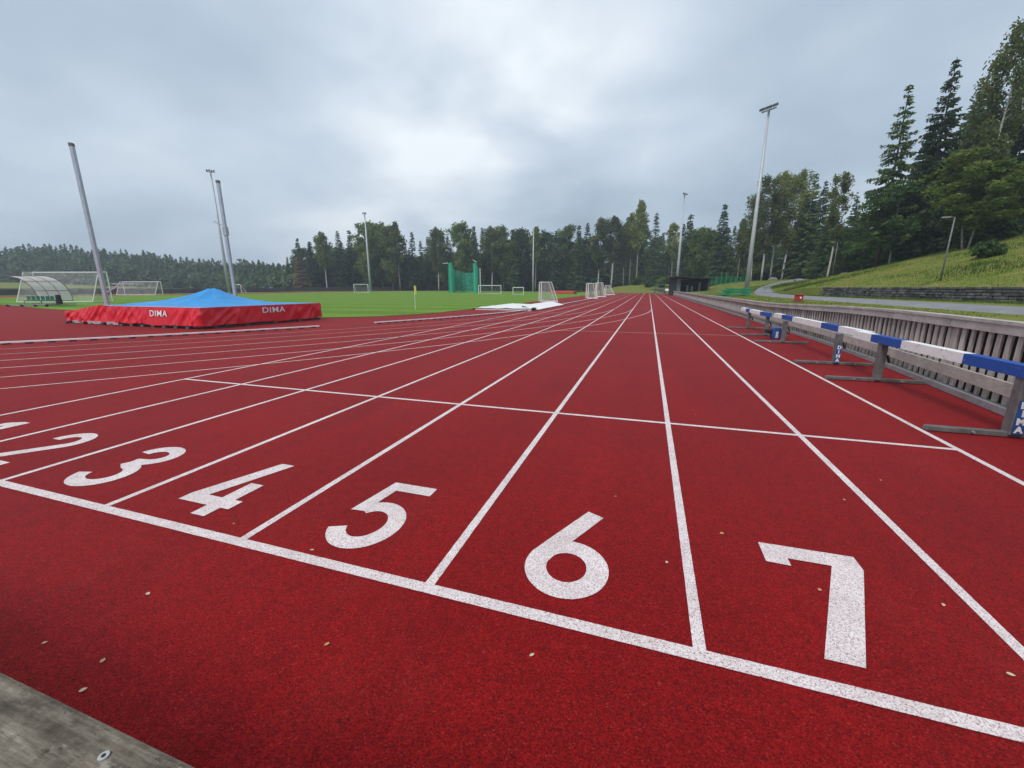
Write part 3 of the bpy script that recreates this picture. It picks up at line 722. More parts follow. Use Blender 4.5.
a = gpos(233, 100); b = gpos(243, 98); d_ = b-a
goal('football_goal', (a+b)/2, math.atan2(d_.y, d_.x), 2.6, 1.9, 1.2, 'small white goal just right of the second vault post', 0.07)
a = gpos(354, 104); b = gpos(368, 104); d_ = b-a
goal('football_goal', (a+b)/2, math.atan2(d_.y, d_.x), d_.length, 2.0, 1.4, 'small white goal at the foot of a thin floodlight mast', 0.06, True, 0.5)
a = gpos(478.5, 96); b = gpos(501, 96); d_ = b-a
goal('football_goal', (a+b)/2, math.atan2(d_.y, d_.x), d_.length, 1.9, 1.4, 'low wide goal to the right of the green throwing cage', 0.07, True, 0.5)
a = gpos(513, 86); b = gpos(523.5, 86); d_ = b-a
goal('football_goal', (a+b)/2, math.atan2(d_.y, d_.x), d_.length, 1.5, 1.0, 'small white goal far across the grass left of the flagless mast', 0.07)
goal('football_goal', (-10.9, 43.2, 0), -1.25, 3.0, 2.0, 1.7, 'white training goal with grey net on the pale pit cover', 0.06, True, 1.0)
goal('football_goal', (-8.0, 58, 0), -1.35, 3.0, 2.0, 1.3, 'white training goal, the leftmost of three beside the far kerb', 0.07, True, 0.9)
goal('football_goal', (-8.1, 69, 0), -1.4, 3.0, 2.2, 1.5, 'white training goal, the middle of three beside the far kerb', 0.07, True, 0.9)
goal('football_goal', (-8.6, 90, 0), -1.4, 3.0, 1.9, 1.8, 'white training goal, the farthest of three beside the far kerb', 0.07, True, 0.7)
rr = goal('climbing_frame', (-9.4, 80, 0), 0.2, 1.8, 3.0, 1.4, 'dark green frame standing between the far training goals', 0.08, False, 0.6, 'frame', 'green')
del rr['group']
rr = goal('gate_frame', (2.6, 110, 0), 0.0, 2.2, 2.2, 0.8, 'thin green frame standing at the far end of the track', 0.1, False, 0.4, 'frame', 'green')
del rr['group']

# ------------------------------------------------------------------ throwing cage
root = empty('throwing_cage', (-45.4, 101.0, field_z(-45.4, 101)), 0.2, 'tall green netted throwing cage standing across the grass', 'cage')
cp = [(-4.1, -2.2), (-3.1, -2.4), (-3.5, 1.2), (-1.4, 3.2), (1.4, 3.2), (2.9, 1.2), (3.2, -2.2), (4.2, -2.6)]
hs = [7.4, 7.6, 6.0, 5.2, 5.2, 6.4, 7.6, 6.0]
ps = MB()
for (x, y), h in zip(cp, hs): MB().tube([(x, y, 0), (x, y, h)], 0.1, 8).build('post', M['lgreen'] if abs(x) < 4.15 else M['white'], root)
def panel(mb, a, b, h0, h1):
    (xa, ya), (xb, yb) = a, b; N = 6
    for k in range(N):
        u, w = k/N, (k+1)/N; s1 = 0.12*math.sin(u*PI*3); s2 = 0.12*math.sin(w*PI*3)
        pa = (xa+(xb-xa)*u, ya+(yb-ya)*u); pb = (xa+(xb-xa)*w, ya+(yb-ya)*w); ha = h0+(h1-h0)*u; hb = h0+(h1-h0)*w
        mb.face([(pa[0], pa[1]+s1, 0.05), (pb[0], pb[1]+s2, 0.05), (pb[0], pb[1]+s2, hb), (pa[0], pa[1]+s1, ha)])
for a, b, h0, h1 in ((cp[0], cp[1], hs[0], hs[1]), (cp[1], cp[2], hs[1], hs[2]), ((2.3, -2.0), cp[6], 7.2, 7.6), (cp[5], cp[6], hs[5], hs[6])):
    nd = MB(); panel(nd, a, b, h0, h1); nd.build('gate_net', M['gnet2'], root)
for i in (2, 3, 4): nt = MB(); panel(nt, cp[i], cp[i+1], hs[i], hs[i+1]); nt.build('net', M['gnet'], root)
MB().tube([(-4.1, -2.2, 7.4), (-5.4, -2.4, 7.3)], 0.07, 6).build('arm', M['white'], root); MB().tube([(3.2, -2.2, 7.6), (2.4, -2.4, 8.1)], 0.09, 6).build('arm', M['white'], root)

# ------------------------------------------------------------------ flag, covers, mats
root = empty('corner_flag', (-14.82, 24.55, 0.02), 0.3, 'thin white corner pole with bright yellow flag at the pitch edge', 'flag')
MB().tube([(0, 0, 0), (0, 0, 1.58)], 0.02, 8).build('pole', M['white'], root)
MB().grid(lambda u, v: Vector((0.02+u*0.1, 0.025*math.sin(u*5+v*3), 1.02+0.54*v)), 6, 6).build('flag_cloth', M['yellow'], root, True)
def slab(poly, z0, z1, name, mat, label, cat, bev=0.02):
    c = sum((Vector((x, y)) for x, y in poly), Vector((0, 0)))/len(poly)
    o = MB().prism([(x-c.x, y-c.y) for x, y in poly], z0, z1).build(name, mat, None, bevel=bev); o.location = (c.x, c.y, 0); return tag(o, label, cat)
# long jump pit cover: raised flat cover with a folded edge
c0 = Vector((-9.0, 29.9, 0)); root = empty('pit_cover', c0, 0, 'flat white sand pit cover lying on the red strip beside the kerb', 'pit cover')
MB().grid(lambda u, v: Vector((-11.1+4.05*u+(-0.1+1.0*u)*-0.0*v, 25.9-0.3*u+(8.9-2.6*u)*v, 0.13+0.035*noise.noise(Vector((u*5, v*7, 2))))).lerp(Vector((-11.1+4.05*u-0.15*v*(1-u)-0.6*v*u, 25.9-0.3*u+(8.9-2.9*u)*v, 0.13+0.05*noise.noise(Vector((u*6, v*9, 2))))), 1)-c0, 24, 40).build('cover_sheet', M['white'], root, True)
MB().prism([(-2.05, -3.95), (1.9, -4.25), (1.35, 1.75), (-2.2, 4.8)], 0.0, 0.1).build('cover_frame', M['white'], root)
MB().box((1.95, -3.7, 0.1), (0.2, 0.45, 0.16)).build('handle', M['black'], root, bevel=0.04); MB().box((-2.15, -3.85, 0.05), (0.3, 0.12, 0.08)).build('handle', M['black'], root, bevel=0.02)
c0 = Vector((-7.2, 32.0, 0)); root = empty('pit_cover', c0, 0, 'long white cover panel propped at a slope beside the kerb', 'pit cover')
MB().grid(lambda u, v: Vector((-0.75+1.15*u-0.0*v, -5.6+9.0*v, 0.30-0.26*u+0.02*noise.noise(Vector((u*3, v*8, 7))))), 6, 30).build('cover_sheet', M['bwhite'], root, True)
MB().box((-0.72, -1.1, 0.14), (0.05, 8.9, 0.27)).box((-0.2, -5.58, 0.1), (1.0, 0.04, 0.16)).build('cover_frame', M['white'], root)
p = gpos(566, 100)
slab([(p.x-3.4, p.y-1.2), (p.x+2.2, p.y-1.6), (p.x+2.4, p.y+1.6), (p.x-3.2, p.y+1.9)], 0.0, 0.75, 'orange_mat', M['orange'], 'flat orange red mat lying far off in front of the trees', 'mat', 0.12)
p = gpos(271, 118)
root = empty('covered_mat', p, 0.4, 'small dark blue covered mat by the far fence near a browned spruce', 'mat')
MB().grid(lambda u, v: Vector(((u-0.5)*5, (v-0.5)*3, 0.5+0.9*max(0, 1-math.hypot((u-0.5)*2, (v-0.5)*2)))), 12, 12).build('top_cover', M['pad'], root, True)
MB().prism([(-2.5, -1.5), (2.5, -1.5), (2.5, 1.5), (-2.5, 1.5)], 0, 0.5).build('side_cover', M['pad'], root)

# ------------------------------------------------------------------ floodlight masts
def floodlight(u, v, depth, zb, rz, label, r=0.17, heads=4, small=False):
    p = sight(u, v, depth); zb = ground_z(p.x, p.y) if zb is None else zb; h = p.z-zb
    root = empty('floodlight_mast', (p.x, p.y, zb), rz, label, 'floodlight', 'floodlight masts around the track')
    MB().tube([(0, 0, 0), (0, 0, h*0.3), (0, 0, h)], [r*1.15, r*0.95, r*0.5], 14).build('mast', M['mast'], root, True)
    MB().tube([(0, 0, 0), (0, 0, 0.35)], r*1.5, 14).build('base', M['steel'], root)
    if heads:
        w = 0.33*heads/2; MB().bar((-w, 0, h), (w, 0, h), 0.1, 0.1).build('crossbar', M['steel'], root)
        for k in range(heads):
            x = -w+0.15+(2*w-0.3)*k/max(1, heads-1)
            hd = MB().box((x, -0.22+0.3*(k % 2), h+0.16+0.12*(k % 2)), (0.26, 0.5, 0.22), Matrix.Rotation(math.radians(24), 3, 'X')).build('lamp_head', M['lamp'], root, bevel=0.04)
            MB().box((x, -0.25+0.3*(k % 2), h+0.045+0.12*(k % 2)), (0.22, 0.42, 0.02), Matrix.Rotation(math.radians(24), 3, 'X')).build('lamp_glass', M['glass'], hd)
    return root
floodlight(769, 110, 42, 0.68, -0.75, 'tallest floodlight mast standing behind the picket fence by green boards', 0.19, 4)
floodlight(684.5, 195, 84, 0.9, 1.2, 'floodlight mast rising behind the dark open shelter', 0.24, 3)
floodlight(533.5, 230, 118, None, 0.4, 'slim pale mast without visible lamps left of the far goals', 0.22, 0)
floodlight(364.5, 214, 112, None, 0.5, 'thin floodlight mast in front of the trees beyond a corner flag', 0.27, 3)
floodlight(210.5, 172, 80, None, 0.9, 'floodlight mast rising close beside the second vault post', 0.25, 4)

# ------------------------------------------------------------------ open shelter at the fence end
SD = 78
pl_ = sight(676, 289, SD); pr_ = sight(709.5, 289, SD); W = (pr_-pl_).length; cen = (pl_+pr_)/2
root = empty('open_shed', (cen.x, cen.y, 0.35), math.atan2(pr_.y-pl_.y, pr_.x-pl_.x), 'dark open fronted wooden shed with sloping roof at the fence end', 'shed')
H_, Dp = 2.75, 3.6
MB().box((0, Dp, H_/2-0.1), (W, 0.12, H_-0.2)).box((W/2-0.06, Dp/2, H_/2-0.1), (0.12, Dp, H_-0.2)).box((-W/2+0.06, Dp/2, H_/2), (0.12, Dp, H_-0.1)).build('wall', M['shed'], root)
MB().box((-W/2+0.42, 0.0, H_/2), (0.7, 0.12, H_-0.05)).build('front_panel', M['shedpale'], root)
MB().box((W/2-0.2, 0.0, H_/2-0.1), (0.3, 0.2, H_-0.2)).build('post', M['shedpale'], root)
rf = MB(); t0, t1 = H_+0.42, H_+0.02
P8 = [(-W/2-0.7, -0.9, t0), (W/2+0.5, -0.9, t1), (W/2+0.5, Dp+0.4, t1-0.2), (-W/2-0.7, Dp+0.4, t0-0.2)]
lowp = [(x, y, z-0.16) for x, y, z in P8]; rf.face(P8); rf.face(list(reversed(lowp)))
for k in range(4): rf.face([lowp[k], lowp[(k+1) % 4], P8[(k+1) % 4], P8[k]])
rf.build('roof', M['roof'], root)
MB().box((0, -0.78, H_+0.12), (W+1.1, 0.06, 0.14), Matrix.Rotation(-math.atan2(0.4, W+1.2), 3, 'Y').inverted()).build('roof_edge', M['shedpale'], root)
for x, hh in ((-0.4, 1.5), (0.5, 1.3), (1.9, 2.0)): MB().box((x, 1.6, hh/2+0.05), (0.35, 0.3, hh)).build('locker', M['steel'], root)
MB().prism([(-W/2, 0), (W/2, 0), (W/2, Dp), (-W/2, Dp)], -0.4, 0.05).build('plinth', M['shed'], root)
root = empty('bench', (4.0, 92, 0), 0, 'small pale bench at the far end of the fence', 'bench')
MB().box((0, 0, 0.85), (1.5, 0.9, 0.1)).build('seat', M['white'], root); MB().box((0, 0.42, 1.05), (1.5, 0.07, 0.3)).build('backrest', M['white'], root)
for x in (-0.6, 0.6): MB().box((x, 0, 0.4), (0.12, 0.7, 0.8)).build('leg', M['foot'], root)

# green slatted boards by the mast
p = sight(735.5, 292, 39)
root = empty('board_stack', (p.x, p.y, 0.68), 0.35, 'stack of bright green slatted boards on grass behind the fence', 'board stack')
for k, (dx, sl) in enumerate(((-0.15, 0.02), (0.1, -0.03), (0.0, 0.02), (0.25, 0.04))):
    m_ = MB()
    for j in range(6): m_.box((dx, -0.5+j*0.2, 0.12+0.16*k), (2.5-0.15*k, 0.17, 0.1), Matrix.Rotation(sl, 3, 'Y'))
    for x in (-0.85, 0.85): m_.box((dx+x, 0, 0.045+0.16*k), (0.1, 1.1, 0.06))
    m_.build('slatted_board', M['lgreen'], root)
# red box on dark plinth
p = sight(798.5, 300, 21.5)
root = empty('hydrant_box', (p.x, p.y, ground_z(p.x, p.y)), 0.3, 'small red box with a white mark on the grass behind fence', 'hydrant box'); root.scale = (0.72, 0.72, 0.8)
MB().box((0, 0, 0.3), (0.44, 0.34, 0.34)).build('box_body', M['redp'], root, bevel=0.02); MB().box((0, 0, 0.06), (0.56, 0.46, 0.12)).build('plinth', M['brown'], root)
MB().box((0, 0, 0.49), (0.52, 0.42, 0.04)).build('lid', M['redp'], root, bevel=0.01)
MB().tube([(0.02, -0.172, 0.31), (0.02, -0.18, 0.31)], 0.075, 6).build('white_mark', M['letter'], root)
# green court fence far right
p0 = sight(712, 276, 92); p1 = sight(746, 276, 92); d_ = p1-p0; zc = ground_z((p0.x+p1.x)/2, (p0.y+p1.y)/2)
root = empty('court_fence', ((p0.x+p1.x)/2, (p0.y+p1.y)/2, zc-0.1), math.atan2(d_.y, d_.x), 'green mesh ball court fence in front of dark trees', 'court fence')
L_ = d_.length
nn = MB(); nn.face([(-L_/2, 0, 0.1), (L_/2, 0, 0.1), (L_/2, 0, 1.6), (-L_/2, 0, 1.6)]); nn.build('mesh_panel', M['gnet3'], root)
for k in range(8): MB().tube([(-L_/2+L_*k/7, 0, 0), (-L_/2+L_*k/7, 0, 1.7+(0.7 if k in (2, 3) else 0))], 0.07, 6).build('post', M['lgreen'], root)
MB().bar((-L_/2, 0, 1.65), (L_/2, 0, 1.65), 0.08).build('rail', M['lgreen'], root)

# ------------------------------------------------------------------ path
cl = [(11.25, -30), (11.25, 0), (11.2, 25), (11.3, 40), (12.0, 50), (13.8, 60), (16.8, 70), (20.6, 79), (26, 88), (34, 96), (46, 103)]
pts = []
for k in range(len(cl)-1):
    p0, p1, p2, p3 = [Vector(cl[max(0, min(len(cl)-1, k+j))]) for j in (-1, 0, 1, 2)]
    for j in range(12):
        t = j/12; pts.append(0.5*((2*p1)+(p2-p0)*t+(2*p0-5*p1+4*p2-p3)*t*t+(3*p1-p0-3*p2+p3)*t**3))
pm = MB()
for k, p in enumerate(pts):
    d = (pts[min(k+1, len(pts)-1)]-pts[max(k-1, 0)]).normalized(); n = Vector((-d.y, d.x))
    for j in range(7):
        s = (j/6-0.5)*2*((1.4-0.5*ss(42, 62, p.y))+0.06*noise.noise(Vector((p.y*0.3, j*3, 0)))); q = p+n*s; pm.v.append((q.x+n.x*(0.08*(j == 6)-0.08*(j == 0)), q.y, max(ground_z(q.x, q.y), ground_z(p.x, p.y)-0.05)+(0.1 if 0 < j < 6 else -0.05)))
for k in range(len(pts)-1):
    for j in range(6): a = k*7+j; pm.f.append((a, a+1, a+8, a+7)); pm.m.append(0); pm.t.append(0.5)
pa = pm.build('footpath', M['asphalt'], None, True)
for f in pa.data.polygons: pass
tag(pa, 'pale grey asphalt footpath curving away between grass verges', None, None, 'structure')

# ------------------------------------------------------------------ stone wall
root = empty('stone_wall', (16.2, 30, 0.66), 0, 'low dark dry stone retaining wall below the grassy hill', 'wall')
wl = MB(); y = 2.0
for row in range(5):
    y = 2.0-rnd.random()*0.3
    while y < 43.5:
        L = rnd.uniform(0.28, 0.75); h = 0.155*(1-0.9*ss(46, 51, y)) if False else 0.155
        zt = 0.66+0.155*row
        w = wall_x(y+L/2)
        b = 0.03
        wl.box((w-0.14+rnd.uniform(-0.05, 0.05)+0.02*row-16.2, y+L/2-30, zt+0.078-0.66+ (ground_z(w-0.6, y)-0.66)), (0.3, L-b, 0.155-b), Matrix.Rotation(rnd.uniform(-0.03, 0.03)+0.117, 3, 'Z'), 0)
        y += L
wl.build('stone_courses', M['stone'], root, bevel=0.018)

# ------------------------------------------------------------------ lamp posts on the bank
def lamp(u, v, depth, label, arm=-1):
    p = sight(u, v, depth); zb = ground_z(p.x, p.y); h = p.z-zb
    root = empty('lamp_post', (p.x, p.y, zb), 0, label, 'lamp post', 'path lamp posts on the bank')
    MB().tube([(0, 0, 0), (0, 0, h*0.4), (0, 0, h)], [0.05, 0.044, 0.034], 10).build('pole', M['foot'], root, True)
    MB().tube([(0, 0, h-0.02), (-0.3, 0.0, h+0.02)], 0.022, 8).build('arm', M['foot'], root); MB().box((-0.42, 0, h+0.0), (0.42, 0.16, 0.07)).build('lamp_head', M['steel'], root, bevel=0.02)
lamp(955, 217, 26.5, 'grey lamp post on the grassy bank just above the stone wall')
lamp(838, 242, 50, 'slim grey lamp post among the trees left of the grassy hill')

# ------------------------------------------------------------------ far perimeter fence
def far_fence():
    root = empty('perimeter_fence', (-50, 130, 0.3), 0, 'long low dark fence running round the far side of the track', 'fence')
    off = Vector((-50, 130, 0.3)); P = [(-93, y) for y in range(-20, 115, 5)]
    P += [(BX+49.2*math.cos(PI-PI*k/40), BY2+49.2*math.sin(PI-PI*k/40)) for k in range(0, 31)]
    P += [(-6, 150), (0, 133), (4.6, 124)]
    bd = MB(); rl = MB()
    for a, b in zip(P, P[1:]):
        A = Vector((*a, field_z(*a))); B = Vector((*b, field_z(*b)))
        bd.bar(A-off+Vector((0, 0, 0.55)), B-off+Vector((0, 0, 0.55)), 0.05, 0.95); rl.bar(A-off+Vector((0, 0, 1.12)), B-off+Vector((0, 0, 1.12)), 0.14, 0.09)
        MB().box(A-off+Vector((0, 0, 0.6)), (0.14, 0.14, 1.2)).build('post', M['farfence'], root)
    bd.build('boards', M['farfence'], root); rl.build('rail', M['shedpale'], root)
far_fence()

# ------------------------------------------------------------------ boulders
def boulder(u, v, depth, s, label, seed):
    p = sight(u, v, depth); z = ground_z(p.x, p.y)
    mb = MB().grid(lambda a, b: (lambda d: d*(1+0.35*noise.noise(d*1.3+Vector((seed, 0, 0)))+0.12*noise.noise(d*4+Vector((seed, 3, 0)))))(Vector((math.cos(a*2*PI)*math.sin(b*PI)*1.5, math.sin(a*2*PI)*math.sin(b*PI), math.cos(b*PI)*0.75)))*s, 20, 12)
    o = mb.build('boulder', M['rock'], None, True); o.location = (p.x, p.y, z+0.25*s); tag(o, label, 'boulder')
boulder(799, 279, 70, 0.45, 'pale upright boulder under the birches at the path bend', 1); boulder(844, 279, 54, 0.4, 'grey boulder at the forest foot beside the slim lamp post', 5)
boulder(773, 280, 84, 0.55, 'grey boulder half hidden behind the leaning birch trunks', 9)

# ------------------------------------------------------------------ fallen leaves
leafpts = [(0.88, 2.06), (1.38, 2.12), (1.39, 1.76), (-0.12, 2.69), (0.19, 2.05), (-0.34, 1.29), (0.51, 2.43), (1.76, 3.55), (1.37, 3.12), (-1.15, 1.08), (-2.17, 1.05), (-1.85, 0.65), (-1.93, 0.75), (-2.26, 0.73), (-1.68, 1.56), (-2.34, 1.62), (0.61, 4.91)]
where = ['inside the hook of the lane seven numeral', 'right of the seven near the lane edge line', 'at the right picture edge below the seven', 'above the top stroke of the six', 'between the numeral six and the lane line', 'below the start line under the six', 'midway between the six and the seven', 'far up lane seven beside the edge line', 'above the seven beside the lane line', 'alone below the start line under the five', 'alone on red below the lane three line end', 'pair member nearer the wooden rail', 'pair member farther from the wooden rail', 'at the left edge above the wooden rail', 'touching the start line under the five', 'beside the foot of the four', 'far up lane six past the thin cross line']
for k, ((x, y), w) in enumerate(zip(leafpts, where)):
    mb = MB(); L = rnd.uniform(0.008, 0.0135); W_ = L*rnd.uniform(0.45, 0.75); cu = rnd.uniform(0.05, 0.3)
    def lf(u, v): 
        t = u*2-1; wv = W_*(1-t*t)**0.7*(1-0.25*t); s = (v*2-1)
        return Vector((t*L, s*wv, 0.005+cu*wv*s*s+0.2*L*t*t*cu))
    mb.grid(lf, 8, 4); o = mb.build('fallen_leaf', M['fallen'] if k % 3 == 0 else M['fallen_pale'], None, True); o.location = (x, y, 0.0); o.rotation_euler = (0, 0, rnd.uniform(0, 6.3))
    tag(o, 'tiny dry leaf '+w, 'leaf', 'dry leaves on the track')

# ------------------------------------------------------------------ trees
def quad(mb, c, a, b, t): mb.face([c-a-b, c+a-b, c+a+b, c-a+b], 0, t)
def rv(r): return Vector((r.gauss(0, 1), r.gauss(0, 1), r.gauss(0, 1))).normalized()
def tree(name, trunk, crown, tm, cm, smooth=True):
    root = empty(name, (0, 0, 0)); trunk.build('trunk', tm, root, smooth); crown.build('crown', cm, root); return root
def spruce(seed, H, R, bare=0.08, whorls=34, nb=7, dens=1.0, q=1.0, thin=1.0, name='spruce_tree', cm='needle'):
    r = random.Random(seed); tk = MB(); cr = MB()
    bx, by = r.uniform(-0.01, 0.01)*H, r.uniform(-0.01, 0.01)*H
    ax = lambda t: Vector((bx*math.sin(t*3), by*math.sin(t*2.4), t*H))
    tk.tube([ax(k/8) for k in range(9)], [0.011*H*(1-0.94*k/8)+0.012 for k in range(9)], 8)
    for w in range(whorls):
        t = bare+(0.985-bare)*(w/(whorls-1))**0.92; g = 1-t
        prof = R*(g**0.95)*(1-0.3*ss(0.8, 1, g)*(1 if bare > 0.12 else 0.3))*(1+0.12*math.sin(w*1.9+seed))
        n = max(3, int(nb*(0.55+0.45*g)+r.random()))
        a0 = r.random()*6.28
        for k in range(n):
            if r.random() > 0.9*thin: continue
            L = prof*r.uniform(0.62, 1.12)+0.12; az = a0+6.283*k/n+r.uniform(-0.3, 0.3)
            el = math.radians(28-58*g**0.6+r.uniform(-9, 9)); d = Vector((math.cos(az), math.sin(az), 0)); o = ax(t)+Vector((0, 0, r.uniform(-0.3, 0.3)))
            pt = lambda s: o+d*(L*s*math.cos(el))+Vector((0, 0, L*(s*math.sin(el)+0.16*s*s*g-0.0)))
            if L > 1.0: tk.tube([pt(0), pt(0.5), pt(0.92)], [0.02+0.012*L, 0.012+0.006*L, 0.008], 4, cap=False)
            ns = max(3, int(L*3.2*dens)); side = Vector((-d.y, d.x, 0)); bt = r.uniform(0.15, 0.8)
            for j in range(ns):
                s = 0.16+0.84*(j+r.random())/ns; c = pt(s)
                for sg in (-1, 1):
                    sl = q*(0.22+0.34*(1-s))*r.uniform(0.7, 1.3)*(0.6+0.25*min(2, L)); m = (side*sg*0.85+d*0.65+Vector((0, 0, -0.25-0.5*g+r.uniform(-0.15, 0.15)))).normalized()
                    nrm = m.cross(rv(r)).normalized()
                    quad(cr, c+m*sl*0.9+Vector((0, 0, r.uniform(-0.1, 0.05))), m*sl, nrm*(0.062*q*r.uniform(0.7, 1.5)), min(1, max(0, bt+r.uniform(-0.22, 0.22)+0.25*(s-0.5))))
                if r.random() < 0.5*dens:   # hanging curtain of twigs
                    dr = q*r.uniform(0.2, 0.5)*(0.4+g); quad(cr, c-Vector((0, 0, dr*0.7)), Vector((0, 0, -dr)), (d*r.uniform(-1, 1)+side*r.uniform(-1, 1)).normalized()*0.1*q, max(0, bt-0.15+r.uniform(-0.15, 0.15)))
    for k in range(14): quad(cr, ax(0.965+0.035*k/14), rv(r)*0.14*q, rv(r)*0.05*q, 0.6)
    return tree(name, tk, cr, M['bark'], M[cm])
def broad(seed, H, R, base=0.3, limbs=26, clus=3, leafs=34, lq=0.2, tm='birch', cm='bleaf', hang=0.0, lean=0.0, name='birch_tree', stems=1, cr_r=0.85, tr=0.0095, flat=1.0, top=0.9, peak=0.45, rise=1.0):
    r = random.Random(seed); tk = MB(); cr = MB()
    for s_ in range(stems):
        la = r.uniform(0, 6.28); off = Vector((math.cos(la), math.sin(la), 0))*(0.0 if stems == 1 else 0.35)
        ln = Vector((math.cos(la), math.sin(la), 0))*(lean if stems == 1 else 0.10+lean)
        Hs = H*(1 if s_ == 0 else r.uniform(0.8, 0.95)); w1, w2 = r.uniform(-1, 1)*0.012*H, r.uniform(-1, 1)*0.012*H
        ax = lambda t: off+ln*(Hs*t)+Vector((w1*math.sin(t*4.2), w2*math.sin(t*3.4+0.5)-w2*0.48, Hs*t))
        tk.tube([ax(k/10*top*1.05) for k in range(11)], [tr*H*(1-0.9*k/10)+0.01 for k in range(11)], 8)
        for k in range(limbs):
            t = base+(0.97-base)*((k+r.random())/limbs)
            u = (t-base)/(1-base); prof = R*(max(0.06, (math.sin(PI*min(1, (0.5*u/peak if u < peak else 0.5+0.5*(u-peak)/(1-peak)))))**0.7))
            az = r.uniform(0, 6.283); L = prof*r.uniform(0.55, 1.15); d = Vector((math.cos(az), math.sin(az), 0)); rs = rise*r.uniform(0.35, 0.95)
            o = ax(max(0.05, t-0.06)); pt = lambda s: o+d*(L*s)+Vector((0, 0, L*rs*(s-0.35*s*s)-hang*0.5*L*s*s))
            tk.tube([pt(0), pt(0.35), pt(0.7), pt(1)], [0.012+0.006*L+0.0015*H*(1-t), 0.01+0.0045*L, 0.012, 0.006], 5, cap=False)
            for c_ in range(clus):
                s = 0.35+0.7*(c_+r.random())/clus; cc = pt(min(1.05, s))+rv(r)*0.3*L*0.35; rad = cr_r*r.uniform(0.6, 1.2)*(0.5+0.5*min(1, L/2)); tn = r.uniform(0.15, 0.85)
                for q in range(leafs):
                    p = rv(r)*rad*(r.random()**0.45); p.z *= (1+hang*1.4)*flat; p.z -= hang*0.5*rad
                    a = rv(r); b = a.cross(rv(r)).normalized(); z = lq*r.uniform(0.6, 1.3)
                    if flat < 0.7: a.z *= 0.35; a.normalize()
                    quad(cr, cc+p, a*z*(1+hang), b*z*0.62, min(1, max(0, tn+r.uniform(-0.25, 0.25))))
    return tree(name, tk, cr, M[tm], M[cm])
# one of each kind; the far line uses coarser leaves than the near bank
PR = {}
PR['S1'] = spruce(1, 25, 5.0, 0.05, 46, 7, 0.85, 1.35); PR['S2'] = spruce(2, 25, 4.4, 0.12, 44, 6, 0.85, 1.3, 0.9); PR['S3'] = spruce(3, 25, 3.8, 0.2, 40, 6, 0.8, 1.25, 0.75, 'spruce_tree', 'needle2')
PR['B1'] = broad(11, 25, 4.2, 0.36, 52, 4, 26, 0.24, 'birch', 'bleaf', 0.25, 0.02, cr_r=1.25, tr=0.0105); PR['B2'] = broad(12, 25, 3.6, 0.44, 46, 4, 22, 0.23, 'birch', 'bleaf', 0.35, 0.03, cr_r=1.1, tr=0.0105)
PR['B3'] = broad(13, 25, 2.7, 0.45, 34, 4, 17, 0.22, 'pbark', 'bleaf', 0.3, 0.04, cr_r=1.0, tr=0.0105)
PR['A1'] = broad(14, 25, 5.2, 0.18, 66, 4, 30, 0.27, 'pbark', 'dleaf', 0.0, 0.0, name='broadleaf_tree', cr_r=1.5); PR['A2'] = broad(15, 25, 4.4, 0.22, 56, 4, 28, 0.26, 'pbark', 'dleaf', 0.1, 0.02, name='broadleaf_tree', cr_r=1.4, peak=0.6)
PR['BR'] = spruce(4, 20, 4.6, 0.04, 26, 7, 0.9, 1.8, 1.0, 'browned_spruce', 'brownneedle')
PR['U1'] = broad(16, 4, 2.2, 0.05, 26, 3, 22, 0.22, 'pbark', 'dleaf', 0, 0, name='bush', cr_r=0.7, tr=0.012, top=0.6); PR['U2'] = broad(17, 3, 2.4, 0.03, 26, 3, 22, 0.2, 'pbark', 'gleaf', 0, 0, name='bush', cr_r=0.65, tr=0.012, top=0.6)
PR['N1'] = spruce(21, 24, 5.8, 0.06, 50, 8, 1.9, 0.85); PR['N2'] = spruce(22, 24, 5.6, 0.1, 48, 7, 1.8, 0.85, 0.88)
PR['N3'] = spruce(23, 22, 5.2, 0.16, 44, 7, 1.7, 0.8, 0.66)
PR['NB'] = broad(24, 22, 3.4, 0.35, 52, 5, 28, 0.12, 'birch', 'bleaf', 0.5, 0.05, cr_r=0.9, tr=0.0085, peak=0.55)
PR['NB2'] = broad(25, 22, 2.5, 0.4, 42, 5, 22, 0.12, 'birch', 'bleaf', 0.5, 0.02, cr_r=0.75, tr=0.008, peak=0.5)
PR['NM'] = broad(26, 15, 5.2, 0.3, 40, 5, 34, 0.17, 'pbark', 'yleaf', 0.0, 0.05, name='maple_tree', stems=2, cr_r=1.1, flat=0.4, tr=0.009, peak=0.4, rise=0.6)
PR['NG'] = broad(27, 13, 4.6, 0.25, 44, 4, 34, 0.17, 'pbark', 'gleaf', 0.0, 0.05, name='broadleaf_tree', cr_r=1.05, flat=0.5, tr=0.009, rise=0.7)
PH = {k: (20 if k == 'BR' else 4 if k == 'U1' else 3 if k == 'U2' else 24 if k in ('N1', 'N2') else 22 if k in ('N3', 'NB', 'NB2') else 15 if k == 'NM' else 13 if k == 'NG' else 25) for k in PR}
used = set()
CAT = {'S': 'spruce', 'N': 'spruce', 'B': 'birch', 'A': 'tree', 'U': 'bush'}
